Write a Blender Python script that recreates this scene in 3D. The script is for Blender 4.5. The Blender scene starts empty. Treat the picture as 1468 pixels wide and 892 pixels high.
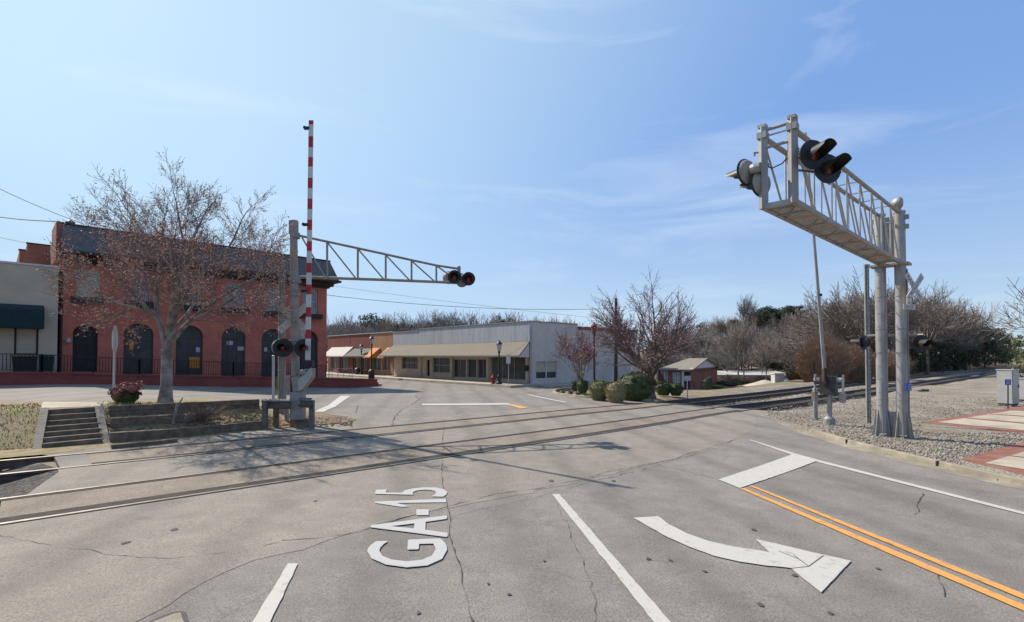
import bpy, bmesh, math, random
from mathutils import Vector, Matrix
from math import radians as R, sin, cos, pi, sqrt, tan, atan2

# ------------------------------------------------------------------ camera, sky, sun, exposure
SC = bpy.context.scene
COL = SC.collection
EYE = 2.45; FPX = 720.0; PITCH = R(1.2); CY = 510 - FPX*tan(PITCH)
cam = bpy.data.cameras.new('camera'); camo = bpy.data.objects.new('camera', cam); COL.objects.link(camo)
camo.location = (0, 0, EYE); camo.rotation_euler = (pi/2 + PITCH, 0, 0)
cam.sensor_fit = 'HORIZONTAL'; cam.sensor_width = 36; cam.lens = 36*FPX/1468
cam.shift_y = (CY-446)/1468; cam.clip_start = .05; cam.clip_end = 6000
SC.camera = camo

SUN_AZ = R(-54); SUN_EL = R(43)          # azimuth from +Y towards +X
w = bpy.data.worlds.new('World'); SC.world = w; w.use_nodes = True
nt = w.node_tree; nt.nodes.clear(); N = nt.nodes.new; L = nt.links.new
out = N('ShaderNodeOutputWorld'); bg = N('ShaderNodeBackground'); sky = N('ShaderNodeTexSky')
sky.sky_type = 'NISHITA'; sky.sun_disc = False; sky.sun_elevation = SUN_EL; sky.sun_rotation = SUN_AZ
sky.air_density = 1.0; sky.dust_density = .6; sky.ozone_density = 2.2; sky.altitude = 150
bg.inputs['Strength'].default_value = .090
tc = N('ShaderNodeTexCoord'); mp = N('ShaderNodeMapping'); mp.inputs['Scale'].default_value = (1.1, 1.1, 5.5)
mp.inputs['Rotation'].default_value = (R(8), R(-14), R(20))
n1 = N('ShaderNodeTexNoise'); n1.inputs['Scale'].default_value = 1.9; n1.inputs['Detail'].default_value = 9; n1.inputs['Roughness'].default_value = .58
n1.inputs['Distortion'].default_value = .6
r1 = N('ShaderNodeValToRGB'); r1.color_ramp.elements[0].position = .50; r1.color_ramp.elements[1].position = .82
L(tc.outputs['Generated'], mp.inputs['Vector']); L(mp.outputs['Vector'], n1.inputs['Vector']); L(n1.outputs['Fac'], r1.inputs['Fac'])
mx = N('ShaderNodeMix'); mx.data_type = 'RGBA'; mx.inputs['B'].default_value = (5.6, 6.3, 7.2, 1)
mm = N('ShaderNodeMath'); mm.operation = 'MULTIPLY'; mm.inputs[1].default_value = .55
L(r1.outputs['Color'], mm.inputs[0]); L(mm.outputs[0], mx.inputs['Factor'])
# the clear sky, its glare round the sun held back and its lower part kept pale blue
sd = Vector((sin(SUN_AZ)*cos(SUN_EL), cos(SUN_AZ)*cos(SUN_EL), sin(SUN_EL)))
def rgb(c): q = N('ShaderNodeRGB'); q.outputs[0].default_value = (*c, 1); return q.outputs[0]
def mixc(f, a, b, mode='MIX'):
    q = N('ShaderNodeMix'); q.data_type = 'RGBA'; q.blend_type = mode
    if isinstance(f, float): q.inputs['Factor'].default_value = f
    else: L(f, q.inputs['Factor'])
    L(a, q.inputs['A']); L(b, q.inputs['B']); return q.outputs['Result']
dt = N('ShaderNodeVectorMath'); dt.operation = 'DOT_PRODUCT'; dt.inputs[1].default_value = tuple(sd)
nv = N('ShaderNodeVectorMath'); nv.operation = 'NORMALIZE'; L(tc.outputs['Generated'], nv.inputs[0]); L(nv.outputs['Vector'], dt.inputs[0])
def mapr(x, a, b, c=0.0, d=1.0):
    q = N('ShaderNodeMapRange'); q.interpolation_type = 'SMOOTHSTEP'; q.inputs['From Min'].default_value = a; q.inputs['From Max'].default_value = b
    q.inputs['To Min'].default_value = c; q.inputs['To Max'].default_value = d; L(x, q.inputs['Value']); return q.outputs['Result']
sz = N('ShaderNodeSeparateXYZ'); L(nv.outputs['Vector'], sz.inputs[0])
lowsun = mapr(dt.outputs['Value'], .30, 1.0)
hor = mapr(sz.outputs['Z'], .42, -.02)
grad = mixc(lowsun, rgb((1.65, 3.05, 6.15)), rgb((4.35, 6.05, 7.3)))
grad = mixc(hor, grad, rgb((3.5, 4.75, 6.3)))
cl = mixc(1.0, sky.outputs['Color'], rgb((4.4, 6.0, 7.4)), 'DARKEN')
L(mixc(.72, cl, grad), mx.inputs['A'])
L(mx.outputs['Result'], bg.inputs['Color']); L(bg.outputs['Background'], out.inputs['Surface'])

sl = bpy.data.lights.new('sun', 'SUN'); slo = bpy.data.objects.new('sun', sl); COL.objects.link(slo)
sl.energy = 4.4; sl.angle = R(.55); sl.color = (1, .90, .765)
slo.rotation_euler = sd.to_track_quat('Z', 'Y').to_euler(); slo.location = (-20, 20, 30)
SC.view_settings.view_transform = 'Standard'; SC.view_settings.look = 'None'
SC.view_settings.exposure = .66; SC.view_settings.gamma = 1; SC.view_settings.use_curve_mapping = False

# ------------------------------------------------------------------ terrain and picking helpers
DX, DY = .6945, .7195                     # along the tracks (u); v runs away from the camera across them
def uv(x, y): return DX*x+DY*y, -DY*x+DX*y
def xy(u, v): return DX*u-DY*v, DY*u+DX*v
def lerp(a, b, t): return a+(b-a)*t
def interp(xs, ys, x):
    if x <= xs[0]: return ys[0]
    for i in range(len(xs)-1):
        if x <= xs[i+1]: return lerp(ys[i], ys[i+1], (x-xs[i])/(xs[i+1]-xs[i]))
    return ys[-1]
UK = [-40, -5, 2.5, 6, 8.5, 11, 20, 32, 40, 50, 80, 140]
VK = [18.4, 24, 30, 38, 60, 130]
TZ = [[1.1, 1.1, 1.0, .75, .25, .03, -.1, -.14, -.35, -.8, -1.3, -.6],
      [1.05, 1.05, 1.0, .8, .45, .12, -.08, -.1, -.5, -1.0, -1.6, -1.2],
      [1.0, 1.0, .95, .75, .5, .25, -.1, -.04, -.5, -1.1, -2.0, -2.0],
      [.95, .95, .86, .7, .5, .35, -.15, -.06, -.5, -1.2, -2.1, -2.3],
      [.8, .8, .6, .5, .4, .3, 0, -.02, -.4, -1.2, -2.2, -2.5],
      [.5, .5, .4, .3, .2, .1, 0, 0, -.4, -1.2, -2.2, -2.5]]
def g0(x, y):
    if x < 6: return -.025*max(x, -30)
    return max(-.15-.008*(x-6), -.23)
def g(x, y):
    u, v = uv(x, y)
    if v <= 16.3: return g0(x, y)
    if v < 18.4:
        return lerp(g0(*xy(u, 16.3)), interp(UK, TZ[0], u), (v-16.3)/2.1)
    return interp(VK, [interp(UK, r, u) for r in TZ], v)
_cp, _sp = cos(PITCH), sin(PITCH)
def ray(px, py):
    a = (px-734)/FPX; b = (CY-py)/FPX
    return Vector((a, _cp-b*_sp, _sp+b*_cp))
def P(px, py, Y):                         # point seen at a pixel, Y metres ahead
    d = ray(px, py); t = Y/d.y
    return Vector((d.x*t, Y, EYE+d.z*t))
def G(px, py, off=0.0, h=None):           # where the pixel's ray meets the terrain
    d = ray(px, py); h = h or g
    t = 2.0; pt = t
    while t < 900:
        if EYE+d.z*t <= h(d.x*t, d.y*t): break
        pt = t; t *= 1.03
    for _ in range(30):
        m = (pt+t)/2
        if EYE+d.z*m <= h(d.x*m, d.y*m): t = m
        else: pt = m
    x, y = d.x*t, d.y*t
    return Vector((x, y, h(x, y)+off))
class Frame:                              # vertical reference plane: local x along it, y into it
    def __init__(s, x, y, z, ax, ay):
        n = sqrt(ax*ax+ay*ay); s.o = Vector((x, y, z)); s.ax = Vector((ax/n, ay/n, 0)); s.ay = Vector((-ay/n, ax/n, 0)); s.rot = atan2(ay, ax)
    def loc(s, px, py, dep=0.0):
        d = ray(px, py); o = s.o+s.ay*dep; c = Vector((0, 0, EYE))
        t = (o-c).dot(s.ay)/d.dot(s.ay); q = c+d*t-s.o
        return q.dot(s.ax), q.z
    def w(s, x, y, z): return s.o+s.ax*x+s.ay*y+Vector((0, 0, z))
    def X(s, px, dep=0.0): return s.loc(px, 500, dep)[0]

# ------------------------------------------------------------------ mesh helpers
class MB:
    def __init__(s): s.v = []; s.f = []
    def add(s, vs, fs):
        o = len(s.v); s.v += [tuple(p) for p in vs]; s.f += [tuple(i+o for i in f) for f in fs]; return s
    def box(s, a, b):
        x0, y0, z0 = a; x1, y1, z1 = b
        if x0 > x1: x0, x1 = x1, x0
        if y0 > y1: y0, y1 = y1, y0
        if z0 > z1: z0, z1 = z1, z0
        return s.add([(x0,y0,z0),(x1,y0,z0),(x1,y1,z0),(x0,y1,z0),(x0,y0,z1),(x1,y0,z1),(x1,y1,z1),(x0,y1,z1)],
                     [(0,3,2,1),(4,5,6,7),(0,1,5,4),(1,2,6,5),(2,3,7,6),(3,0,4,7)])
    def obox(s, c, ax, ay, az):           # centre and three half-axis vectors
        c = Vector(c); ax = Vector(ax); ay = Vector(ay); az = Vector(az)
        vs = [c+ax*i+ay*j+az*k for k in (-1,1) for i, j in ((-1,-1),(1,-1),(1,1),(-1,1))]
        return s.add(vs, [(0,3,2,1),(4,5,6,7),(0,1,5,4),(1,2,6,5),(2,3,7,6),(3,0,4,7)])
    def bar(s, p, q, wid, hei=None, up=(0,0,1)):
        p = Vector(p); q = Vector(q); d = q-p; l = d.length
        if l < 1e-6: return s
        d /= l; up = Vector(up)
        if abs(d.dot(up)) > .98: up = Vector((0, 1, 0))
        a = d.cross(up).normalized(); b = a.cross(d).normalized()
        return s.obox((p+q)/2, d*l/2, a*wid/2, b*(hei or wid)/2)
    def tube(s, pts, rad, n=8, cap=True):
        pts = [Vector(p) for p in pts]; m = len(pts)
        if not hasattr(rad, '__len__'): rad = [rad]*m
        ref = None; rings = []
        for i, p in enumerate(pts):
            d = pts[min(i+1, m-1)]-pts[max(i-1, 0)]
            if d.length < 1e-9: d = Vector((0, 0, 1))
            d.normalize()
            if ref is None: ref = Vector((1, 0, 0)) if abs(d.x) < .8 else Vector((0, 1, 0))
            a = d.cross(ref)
            if a.length < 1e-4: a = d.cross(Vector((0, 1, .3)))
            a.normalize(); b = d.cross(a); ref = -b if False else ref
            rings.append([p+(a*cos(2*pi*k/n)+b*sin(2*pi*k/n))*rad[i] for k in range(n)])
        vs = [q for r in rings for q in r]; fs = []
        for i in range(m-1):
            for k in range(n):
                k2 = (k+1) % n
                fs.append((i*n+k, i*n+k2, (i+1)*n+k2, (i+1)*n+k))
        if cap: fs += [tuple(range(n))[::-1], tuple((m-1)*n+k for k in range(n))]
        return s.add(vs, fs)
    def lathe(s, c, axis, prof, n=16):    # prof: list of (radius, distance along axis)
        axis = Vector(axis).normalized(); c = Vector(c)
        a = axis.cross(Vector((0, 0, 1)))
        if a.length < .1: a = Vector((1, 0, 0))
        a.normalize(); b = axis.cross(a)
        vs = []; fs = []
        for r, h in prof:
            for k in range(n): vs.append(c+axis*h+(a*cos(2*pi*k/n)+b*sin(2*pi*k/n))*max(r, 1e-4))
        for i in range(len(prof)-1):
            for k in range(n):
                k2 = (k+1) % n; fs.append((i*n+k, i*n+k2, (i+1)*n+k2, (i+1)*n+k))
        fs += [tuple(range(n))[::-1], tuple((len(prof)-1)*n+k for k in range(n))]
        return s.add(vs, fs)
    def prism(s, poly, off):              # planar polygon (3d) pushed by a vector
        poly = [Vector(p) for p in poly]; off = Vector(off); n = len(poly)
        fs = [tuple(range(n))[::-1], tuple(range(n, 2*n))]+[(i, (i+1) % n, n+(i+1) % n, n+i) for i in range(n)]
        return s.add(poly+[p+off for p in poly], fs)
def mesh(name, mb, m, smooth=False):
    me = bpy.data.meshes.new(name); me.from_pydata(mb.v, [], mb.f)
    if m: me.materials.append(m)
    if smooth: me.polygons.foreach_set('use_smooth', [True]*len(me.polygons))
    me.validate(); me.update()
    return me
def tag(o, label=None, cat=None, group=None, kind=None):
    if label: o['label'] = label
    if cat: o['category'] = cat
    if group: o['group'] = group
    if kind: o['kind'] = kind
    return o
def fixn(me):
    bm = bmesh.new(); bm.from_mesh(me); bmesh.ops.recalc_face_normals(bm, faces=bm.faces); bm.to_mesh(me); bm.free()
def obj(name, mb, m, parent=None, world=False, smooth=False, fix=False):
    if world and parent is not None:
        r = parent
        while r.parent: r = r.parent
        M = (Matrix.Translation(r.location) @ r.rotation_euler.to_matrix().to_4x4()).inverted()
        mb.v = [tuple(M @ Vector(p)) for p in mb.v]
    me = mesh(name, mb, m, smooth)
    if fix: fixn(me)
    o = bpy.data.objects.new(name, me); COL.objects.link(o)
    if parent: o.parent = parent
    return o
def thing(name, label, cat, loc=(0,0,0), rot=0, group=None):
    o = bpy.data.objects.new(name, None); COL.objects.link(o); o.empty_display_size = .3
    o.location = loc; o.rotation_euler = (0, 0, rot)
    return tag(o, label, cat, group)
def struct(name, mb, m, label=None, smooth=False):
    return tag(obj(name, mb, m, smooth=smooth), label, None, None, 'structure')
def copy_tree(o, parent=None):
    c = o.copy(); COL.objects.link(c)
    if parent: c.parent = parent
    for ch in list(o.children): copy_tree(ch, c)
    return c

# ------------------------------------------------------------------ materials
def mat(name, c1, c2=None, scale=4.0, rough=.85, bump=0.0, bscale=None, metal=0.0, detail=6, c3=None, s3=.6, spec=.3, stretch=None, lo=.35, hi=.65):
    m = bpy.data.materials.new(name); m.use_nodes = True
    t = m.node_tree; b = t.nodes['Principled BSDF']
    b.inputs['Roughness'].default_value = rough; b.inputs['Metallic'].default_value = metal
    b.inputs['Specular IOR Level'].default_value = spec
    tcn = t.nodes.new('ShaderNodeTexCoord'); vec = tcn.outputs['Object']
    if stretch:
        mpn = t.nodes.new('ShaderNodeMapping'); mpn.inputs['Scale'].default_value = stretch
        t.links.new(vec, mpn.inputs['Vector']); vec = mpn.outputs['Vector']
    if c2 is None: c2 = tuple(x*.82 for x in c1)
    no = t.nodes.new('ShaderNodeTexNoise'); no.inputs['Scale'].default_value = scale; no.inputs['Detail'].default_value = detail
    no.inputs['Roughness'].default_value = .62
    t.links.new(vec, no.inputs['Vector'])
    ra = t.nodes.new('ShaderNodeValToRGB'); ra.color_ramp.elements[0].position = lo; ra.color_ramp.elements[1].position = hi
    ra.color_ramp.elements[0].color = (*c2, 1); ra.color_ramp.elements[1].color = (*c1, 1)
    t.links.new(no.outputs['Fac'], ra.inputs['Fac']); col = ra.outputs['Color']
    if c3:
        n3 = t.nodes.new('ShaderNodeTexNoise'); n3.inputs['Scale'].default_value = s3; n3.inputs['Detail'].default_value = 5
        t.links.new(vec, n3.inputs['Vector'])
        ra3 = t.nodes.new('ShaderNodeValToRGB'); ra3.color_ramp.elements[0].position = .45; ra3.color_ramp.elements[1].position = .68
        t.links.new(n3.outputs['Fac'], ra3.inputs['Fac'])
        mi = t.nodes.new('ShaderNodeMix'); mi.data_type = 'RGBA'; mi.inputs['B'].default_value = (*c3, 1)
        t.links.new(ra3.outputs['Color'], mi.inputs['Factor']); t.links.new(col, mi.inputs['A']); col = mi.outputs['Result']
    t.links.new(col, b.inputs['Base Color'])
    if bump:
        nb = t.nodes.new('ShaderNodeTexNoise'); nb.inputs['Scale'].default_value = bscale or scale*4; nb.inputs['Detail'].default_value = 4
        t.links.new(vec, nb.inputs['Vector'])
        bp = t.nodes.new('ShaderNodeBump'); bp.inputs['Strength'].default_value = bump; bp.inputs['Distance'].default_value = .02
        t.links.new(nb.outputs['Fac'], bp.inputs['Height']); t.links.new(bp.outputs['Normal'], b.inputs['Normal'])
    return m
def asphalt(name, base, tint, dark, agg=55.0, worn=.5):
    m = bpy.data.materials.new(name); m.use_nodes = True; t = m.node_tree; b = t.nodes['Principled BSDF']
    b.inputs['Roughness'].default_value = .88; b.inputs['Specular IOR Level'].default_value = .25
    k = t.nodes.new; ln = t.links.new; tcn = k('ShaderNodeTexCoord'); v = tcn.outputs['Object']
    def noise(s, d=5, ro=.6):
        n = k('ShaderNodeTexNoise'); n.inputs['Scale'].default_value = s; n.inputs['Detail'].default_value = d; n.inputs['Roughness'].default_value = ro
        ln(v, n.inputs['Vector']); return n.outputs['Fac']
    def ramp(f, a, c, p0, p1):
        r = k('ShaderNodeValToRGB'); r.color_ramp.elements[0].position = p0; r.color_ramp.elements[1].position = p1
        r.color_ramp.elements[0].color = (*a, 1); r.color_ramp.elements[1].color = (*c, 1); ln(f, r.inputs['Fac']); return r.outputs['Color']
    def mix(f, a, c, mode='MIX'):
        n = k('ShaderNodeMix'); n.data_type = 'RGBA'; n.blend_type = mode
        if isinstance(f, float): n.inputs['Factor'].default_value = f
        else: ln(f, n.inputs['Factor'])
        ln(a, n.inputs['A']); ln(c, n.inputs['B']); return n.outputs['Result']
    big = ramp(noise(.35, 6), base, tint, .38, .66)
    mid = ramp(noise(2.2, 8, .7), (.80,)*3, (1.1,)*3, .3, .72)
    c = mix(1.0, big, mid, 'MULTIPLY')
    gr = ramp(noise(agg, 3, .7), (.62,)*3, (1.38,)*3, .33, .68)
    c = mix(1.0, c, gr, 'MULTIPLY')
    vo = k('ShaderNodeTexVoronoi'); vo.inputs['Scale'].default_value = agg*.8; ln(v, vo.inputs['Vector'])
    sp = ramp(vo.outputs['Distance'], (1.25,)*3, (1,)*3, .05, .22)
    c = mix(.8, c, sp, 'MULTIPLY')
    st = ramp(noise(.9, 7, .75), (0,)*3, (1,)*3, .60, .74)
    dk = k('ShaderNodeRGB'); dk.outputs[0].default_value = (*dark, 1)
    n = k('ShaderNodeMath'); n.operation = 'MULTIPLY'; n.inputs[1].default_value = worn; ln(st, n.inputs[0])
    c = mix(n.outputs[0], c, dk.outputs[0])
    # wheel tracks along the lanes, broken up by noise
    dv = k('ShaderNodeVectorMath'); dv.operation = 'DOT_PRODUCT'; dv.inputs[1].default_value = (.988, .156, 0); ln(v, dv.inputs[0])
    nz = noise(.5, 4)
    ad = k('ShaderNodeMath'); ad.operation = 'MULTIPLY_ADD'; ad.inputs[1].default_value = 1.2; ln(nz, ad.inputs[0]); ln(dv.outputs['Value'], ad.inputs[2])
    sn = k('ShaderNodeMath'); sn.operation = 'MULTIPLY'; sn.inputs[1].default_value = 3.45; ln(ad.outputs[0], sn.inputs[0])
    cs = k('ShaderNodeMath'); cs.operation = 'COSINE'; ln(sn.outputs[0], cs.inputs[0])
    c = mix(1.0, c, ramp(cs.outputs[0], (1.0,)*3, (.83,)*3, .15, 1.0), 'MULTIPLY')
    wv = k('ShaderNodeTexNoise'); wv.inputs['Scale'].default_value = 2.2; wv.inputs['Detail'].default_value = 5; ln(v, wv.inputs['Vector'])
    mv = k('ShaderNodeMix'); mv.data_type = 'VECTOR'; mv.inputs['Factor'].default_value = .22; ln(v, mv.inputs['A']); ln(wv.outputs['Color'], mv.inputs['B'])
    vc = k('ShaderNodeTexVoronoi'); vc.feature = 'DISTANCE_TO_EDGE'; vc.inputs['Scale'].default_value = .85; ln(mv.outputs['Result'], vc.inputs['Vector'])
    ce = ramp(vc.outputs['Distance'], (1,)*3, (0,)*3, .002, .011)
    cm = ramp(noise(.23, 3), (0,)*3, (.75,)*3, .46, .60)
    cf = k('ShaderNodeMath'); cf.operation = 'MULTIPLY'; ln(ce, cf.inputs[0]); ln(cm, cf.inputs[1])
    c = mix(cf.outputs[0], c, dk.outputs[0])
    ln(c, b.inputs['Base Color'])
    bp = k('ShaderNodeBump'); bp.inputs['Strength'].default_value = .5; bp.inputs['Distance'].default_value = .008
    ln(noise(agg, 3), bp.inputs['Height']); ln(bp.outputs['Normal'], b.inputs['Normal'])
    return m
def brick(name, a, b_, mortar, sx=4.6, scale=1.0):
    m = bpy.data.materials.new(name); m.use_nodes = True; t = m.node_tree; bs = t.nodes['Principled BSDF']
    bs.inputs['Roughness'].default_value = .9; bs.inputs['Specular IOR Level'].default_value = .2
    k = t.nodes.new; ln = t.links.new; tcn = k('ShaderNodeTexCoord')
    sep = k('ShaderNodeSeparateXYZ'); ln(tcn.outputs['Object'], sep.inputs[0])
    ad = k('ShaderNodeMath'); ln(sep.outputs['X'], ad.inputs[0]); ln(sep.outputs['Y'], ad.inputs[1])
    cb = k('ShaderNodeCombineXYZ'); ln(ad.outputs[0], cb.inputs['X']); ln(sep.outputs['Z'], cb.inputs['Y'])
    br = k('ShaderNodeTexBrick'); br.inputs['Scale'].default_value = scale; br.inputs['Brick Width'].default_value = .22; br.inputs['Row Height'].default_value = .075
    br.inputs['Mortar Size'].default_value = .008; br.inputs['Color1'].default_value = (*a, 1); br.inputs['Color2'].default_value = (*b_, 1); br.inputs['Mortar'].default_value = (*mortar, 1)
    ln(cb.outputs[0], br.inputs['Vector'])
    no = k('ShaderNodeTexNoise'); no.inputs['Scale'].default_value = .8; no.inputs['Detail'].default_value = 8; no.inputs['Roughness'].default_value = .65; ln(tcn.outputs['Object'], no.inputs['Vector'])
    ra = k('ShaderNodeValToRGB'); ra.color_ramp.elements[0].position = .3; ra.color_ramp.elements[1].position = .7
    ra.color_ramp.elements[0].color = (.78, .78, .80, 1); ra.color_ramp.elements[1].color = (1.18, 1.16, 1.12, 1); ln(no.outputs['Fac'], ra.inputs['Fac'])
    mi = k('ShaderNodeMix'); mi.data_type = 'RGBA'; mi.blend_type = 'MULTIPLY'; mi.inputs['Factor'].default_value = 1
    ln(br.outputs['Color'], mi.inputs['A']); ln(ra.outputs['Color'], mi.inputs['B']); ln(mi.outputs['Result'], bs.inputs['Base Color'])
    bp = k('ShaderNodeBump'); bp.inputs['Strength'].default_value = .4; bp.inputs['Distance'].default_value = .01; bp.invert = True
    ln(br.outputs['Fac'], bp.inputs['Height']); ln(bp.outputs['Normal'], bs.inputs['Normal'])
    return m
def gravel(name, cols, scale=14.0):
    m = bpy.data.materials.new(name); m.use_nodes = True; t = m.node_tree; b = t.nodes['Principled BSDF']
    b.inputs['Roughness'].default_value = .95; b.inputs['Specular IOR Level'].default_value = .15
    k = t.nodes.new; ln = t.links.new; tcn = k('ShaderNodeTexCoord'); v = tcn.outputs['Object']
    vo = k('ShaderNodeTexVoronoi'); vo.inputs['Scale'].default_value = scale; ln(v, vo.inputs['Vector'])
    sp = k('ShaderNodeSeparateColor'); ln(vo.outputs['Color'], sp.inputs[0])
    ra = k('ShaderNodeValToRGB'); e = ra.color_ramp.elements
    e[0].position = 0; e[0].color = (*cols[0], 1); e[1].position = 1; e[1].color = (*cols[-1], 1)
    for i, c in enumerate(cols[1:-1]): q = e.new((i+1)/(len(cols)-1)); q.color = (*c, 1)
    ln(sp.outputs[0], ra.inputs['Fac'])
    dr = k('ShaderNodeValToRGB'); dr.color_ramp.elements[0].position = .25; dr.color_ramp.elements[1].position = .75
    dr.color_ramp.elements[0].color = (1.1,)*3+(1,); dr.color_ramp.elements[1].color = (.45,)*3+(1,); ln(vo.outputs['Distance'], dr.inputs['Fac'])
    mi = k('ShaderNodeMix'); mi.data_type = 'RGBA'; mi.blend_type = 'MULTIPLY'; mi.inputs['Factor'].default_value = .8
    ln(ra.outputs['Color'], mi.inputs['A']); ln(dr.outputs['Color'], mi.inputs['B'])
    no = k('ShaderNodeTexNoise'); no.inputs['Scale'].default_value = .5; no.inputs['Detail'].default_value = 6; ln(v, no.inputs['Vector'])
    r2 = k('ShaderNodeValToRGB'); r2.color_ramp.elements[0].position = .35; r2.color_ramp.elements[1].position = .65
    r2.color_ramp.elements[0].color = (.8, .76, .70, 1); r2.color_ramp.elements[1].color = (1.15, 1.15, 1.15, 1); ln(no.outputs['Fac'], r2.inputs['Fac'])
    m2 = k('ShaderNodeMix'); m2.data_type = 'RGBA'; m2.blend_type = 'MULTIPLY'; m2.inputs['Factor'].default_value = 1
    ln(mi.outputs['Result'], m2.inputs['A']); ln(r2.outputs['Color'], m2.inputs['B']); ln(m2.outputs['Result'], b.inputs['Base Color'])
    bp = k('ShaderNodeBump'); bp.inputs['Strength'].default_value = .9; bp.inputs['Distance'].default_value = .04; bp.invert = True
    ln(vo.outputs['Distance'], bp.inputs['Height']); ln(bp.outputs['Normal'], b.inputs['Normal'])
    return m
def paint(name, col, under, wear=.55, scale=9.0):
    return mat(name, col, under, scale=scale, rough=.75, bump=.25, bscale=60, detail=9, lo=wear-.22, hi=wear-.10)
def glass(name, col, rough=.08):
    m = mat(name, col, tuple(x*.6 for x in col), scale=1.5, rough=rough+.12, spec=.22)
    return m
M = {}
M['asphalt'] = asphalt('asphalt', (.188, .170, .153), (.228, .204, .181), (.125, .114, .105))
M['apron'] = asphalt('asphalt_apron', (.212, .187, .160), (.245, .216, .184), (.14, .124, .108), worn=.6)
M['panel'] = asphalt('crossing_asphalt', (.206, .169, .134), (.242, .200, .160), (.12, .095, .075), agg=40, worn=.8)
M['patch'] = asphalt('old_asphalt', (.125, .12, .118), (.155, .147, .142), (.08, .078, .078))
M['street'] = asphalt('street_asphalt', (.185, .173, .162), (.215, .20, .187), (.13, .124, .12))
M['white_paint'] = paint('white_paint', (.43, .41, .368), (.33, .31, .28), .55)
M['letter_paint'] = paint('letter_paint', (.385, .38, .37), (.33, .325, .315), .5)
M['yellow_paint'] = paint('yellow_paint', (.58, .275, .075), (.33, .20, .10), .55, 7)
M['crack'] = mat('crack', (.075, .068, .062), rough=1)
M['stain'] = mat('tar', (.085, .08, .078), (.06, .057, .055), rough=.9)
M['ground'] = mat('dry_ground', (.24, .19, .13), (.15, .115, .08), scale=1.2, rough=1, bump=.6, bscale=18, c3=(.16, .15, .08), s3=.25)
M['dirt'] = mat('red_dirt', (.27, .19, .125), (.17, .115, .075), scale=3, rough=1, bump=.6, bscale=25, c3=(.12, .09, .065), s3=1.3)
M['bank'] = mat('bank_soil', (.30, .235, .14), (.17, .13, .085), scale=4, rough=1, bump=.9, bscale=22, c3=(.17, .17, .065), s3=1.1)
M['ballast'] = gravel('ballast', [(.19, .165, .14), (.38, .335, .285), (.30, .25, .195), (.46, .42, .37), (.25, .21, .175)], 27)
M['dark_ballast'] = gravel('darker_ballast', [(.05, .045, .045), (.11, .10, .095), (.08, .07, .065), (.15, .14, .13)], 17)  # darker stones for the track beds and the left verge
M['concrete'] = mat('concrete', (.42, .37, .29), (.34, .295, .225), scale=2.5, rough=.9, bump=.25, bscale=70, c3=(.28, .24, .19), s3=.9)
M['kerb'] = mat('kerb_concrete', (.33, .29, .225), (.23, .20, .155), scale=3.5, rough=.92, bump=.5, bscale=40, c3=(.17, .15, .118), s3=1.2)
M['paver'] = mat('red_paver', (.255, .098, .068), (.165, .065, .048), scale=6, rough=.9, bump=.3, bscale=50, c3=(.22, .13, .095), s3=1.6)
M['rail'] = mat('rail_steel', (.15, .115, .09), (.08, .06, .05), scale=5, rough=.65, metal=.5)
M['rail_top'] = mat('polished_rail', (.24, .22, .20), (.13, .11, .095), scale=3, rough=.5, metal=.7)
M['flange'] = mat('flangeway_rubber_and_shade', (.022, .02, .02), (.05, .043, .037), scale=5, rough=.95)  # flat dark strips: rubber filler with the shade of the rail gaps painted in
M['tie'] = mat('creosote_timber', (.085, .065, .05), (.04, .032, .026), scale=6, rough=1, bump=.5)
M['galv'] = mat('galvanised_steel', (.385, .385, .385), (.25, .25, .255), scale=4, rough=.5, metal=.4, bump=.05, c3=(.29, .262, .23), s3=1.4, stretch=(2.5, 2.5, .5))
M['galv_rust'] = mat('stained_steel', (.34, .325, .30), (.24, .22, .195), scale=4, rough=.6, metal=.3, c3=(.33, .235, .16), s3=1.5)
M['alu'] = mat('aluminium', (.42, .42, .415), (.34, .335, .33), scale=7, rough=.4, metal=.5)
M['grey_steel'] = mat('grey_steel', (.30, .30, .30), (.22, .22, .22), scale=5, rough=.55, metal=.3)
M['dark_steel'] = mat('dark_steel', (.06, .06, .062), (.035, .035, .037), scale=5, rough=.55)
M['black'] = mat('black_paint', (.018, .018, .02), (.03, .03, .032), scale=6, rough=.5)
M['lens'] = mat('red_lens', (.17, .022, .016), (.09, .012, .010), scale=10, rough=.2, spec=.6)
M['reflw'] = mat('white_sheeting', (.62, .60, .56), (.52, .50, .46), scale=3, rough=.5)
M['reflr'] = mat('red_sheeting', (.46, .035, .035), (.36, .028, .028), scale=3, rough=.5)
M['sign_white'] = mat('sign_white', (.60, .565, .54), (.46, .42, .40), scale=6, rough=.55)
M['sign_blue'] = mat('sign_blue', (.03, .11, .42), (.025, .09, .35), scale=6, rough=.45)
M['sign_back'] = mat('sign_back', (.42, .41, .39), (.34, .33, .31), scale=4, rough=.5, metal=.3)
M['wood_pole'] = mat('weathered_pole', (.31, .28, .245), (.17, .15, .13), scale=7, rough=1, bump=.6, stretch=(3, 3, .35))
M['dark_pole'] = mat('utility_pole', (.075, .06, .05), (.045, .037, .03), scale=7, rough=1, stretch=(3, 3, .35))
M['timber'] = mat('landscape_timber', (.205, .148, .104), (.10, .074, .055), scale=5, rough=1, bump=.6)
M['grey_timber'] = mat('weathered_timber', (.29, .25, .20), (.19, .16, .13), scale=5, rough=1, bump=.5, stretch=(1.5, 1.5, 6))
M['brick'] = brick('red_brick', (.50, .135, .085), (.43, .11, .074), (.42, .21, .16))
M['porch_brick'] = brick('porch_brick', (.29, .065, .05), (.22, .05, .042), (.23, .10, .08))
M['brown_brick'] = brick('brown_brick', (.28, .105, .075), (.22, .08, .06), (.27, .16, .12))
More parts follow.
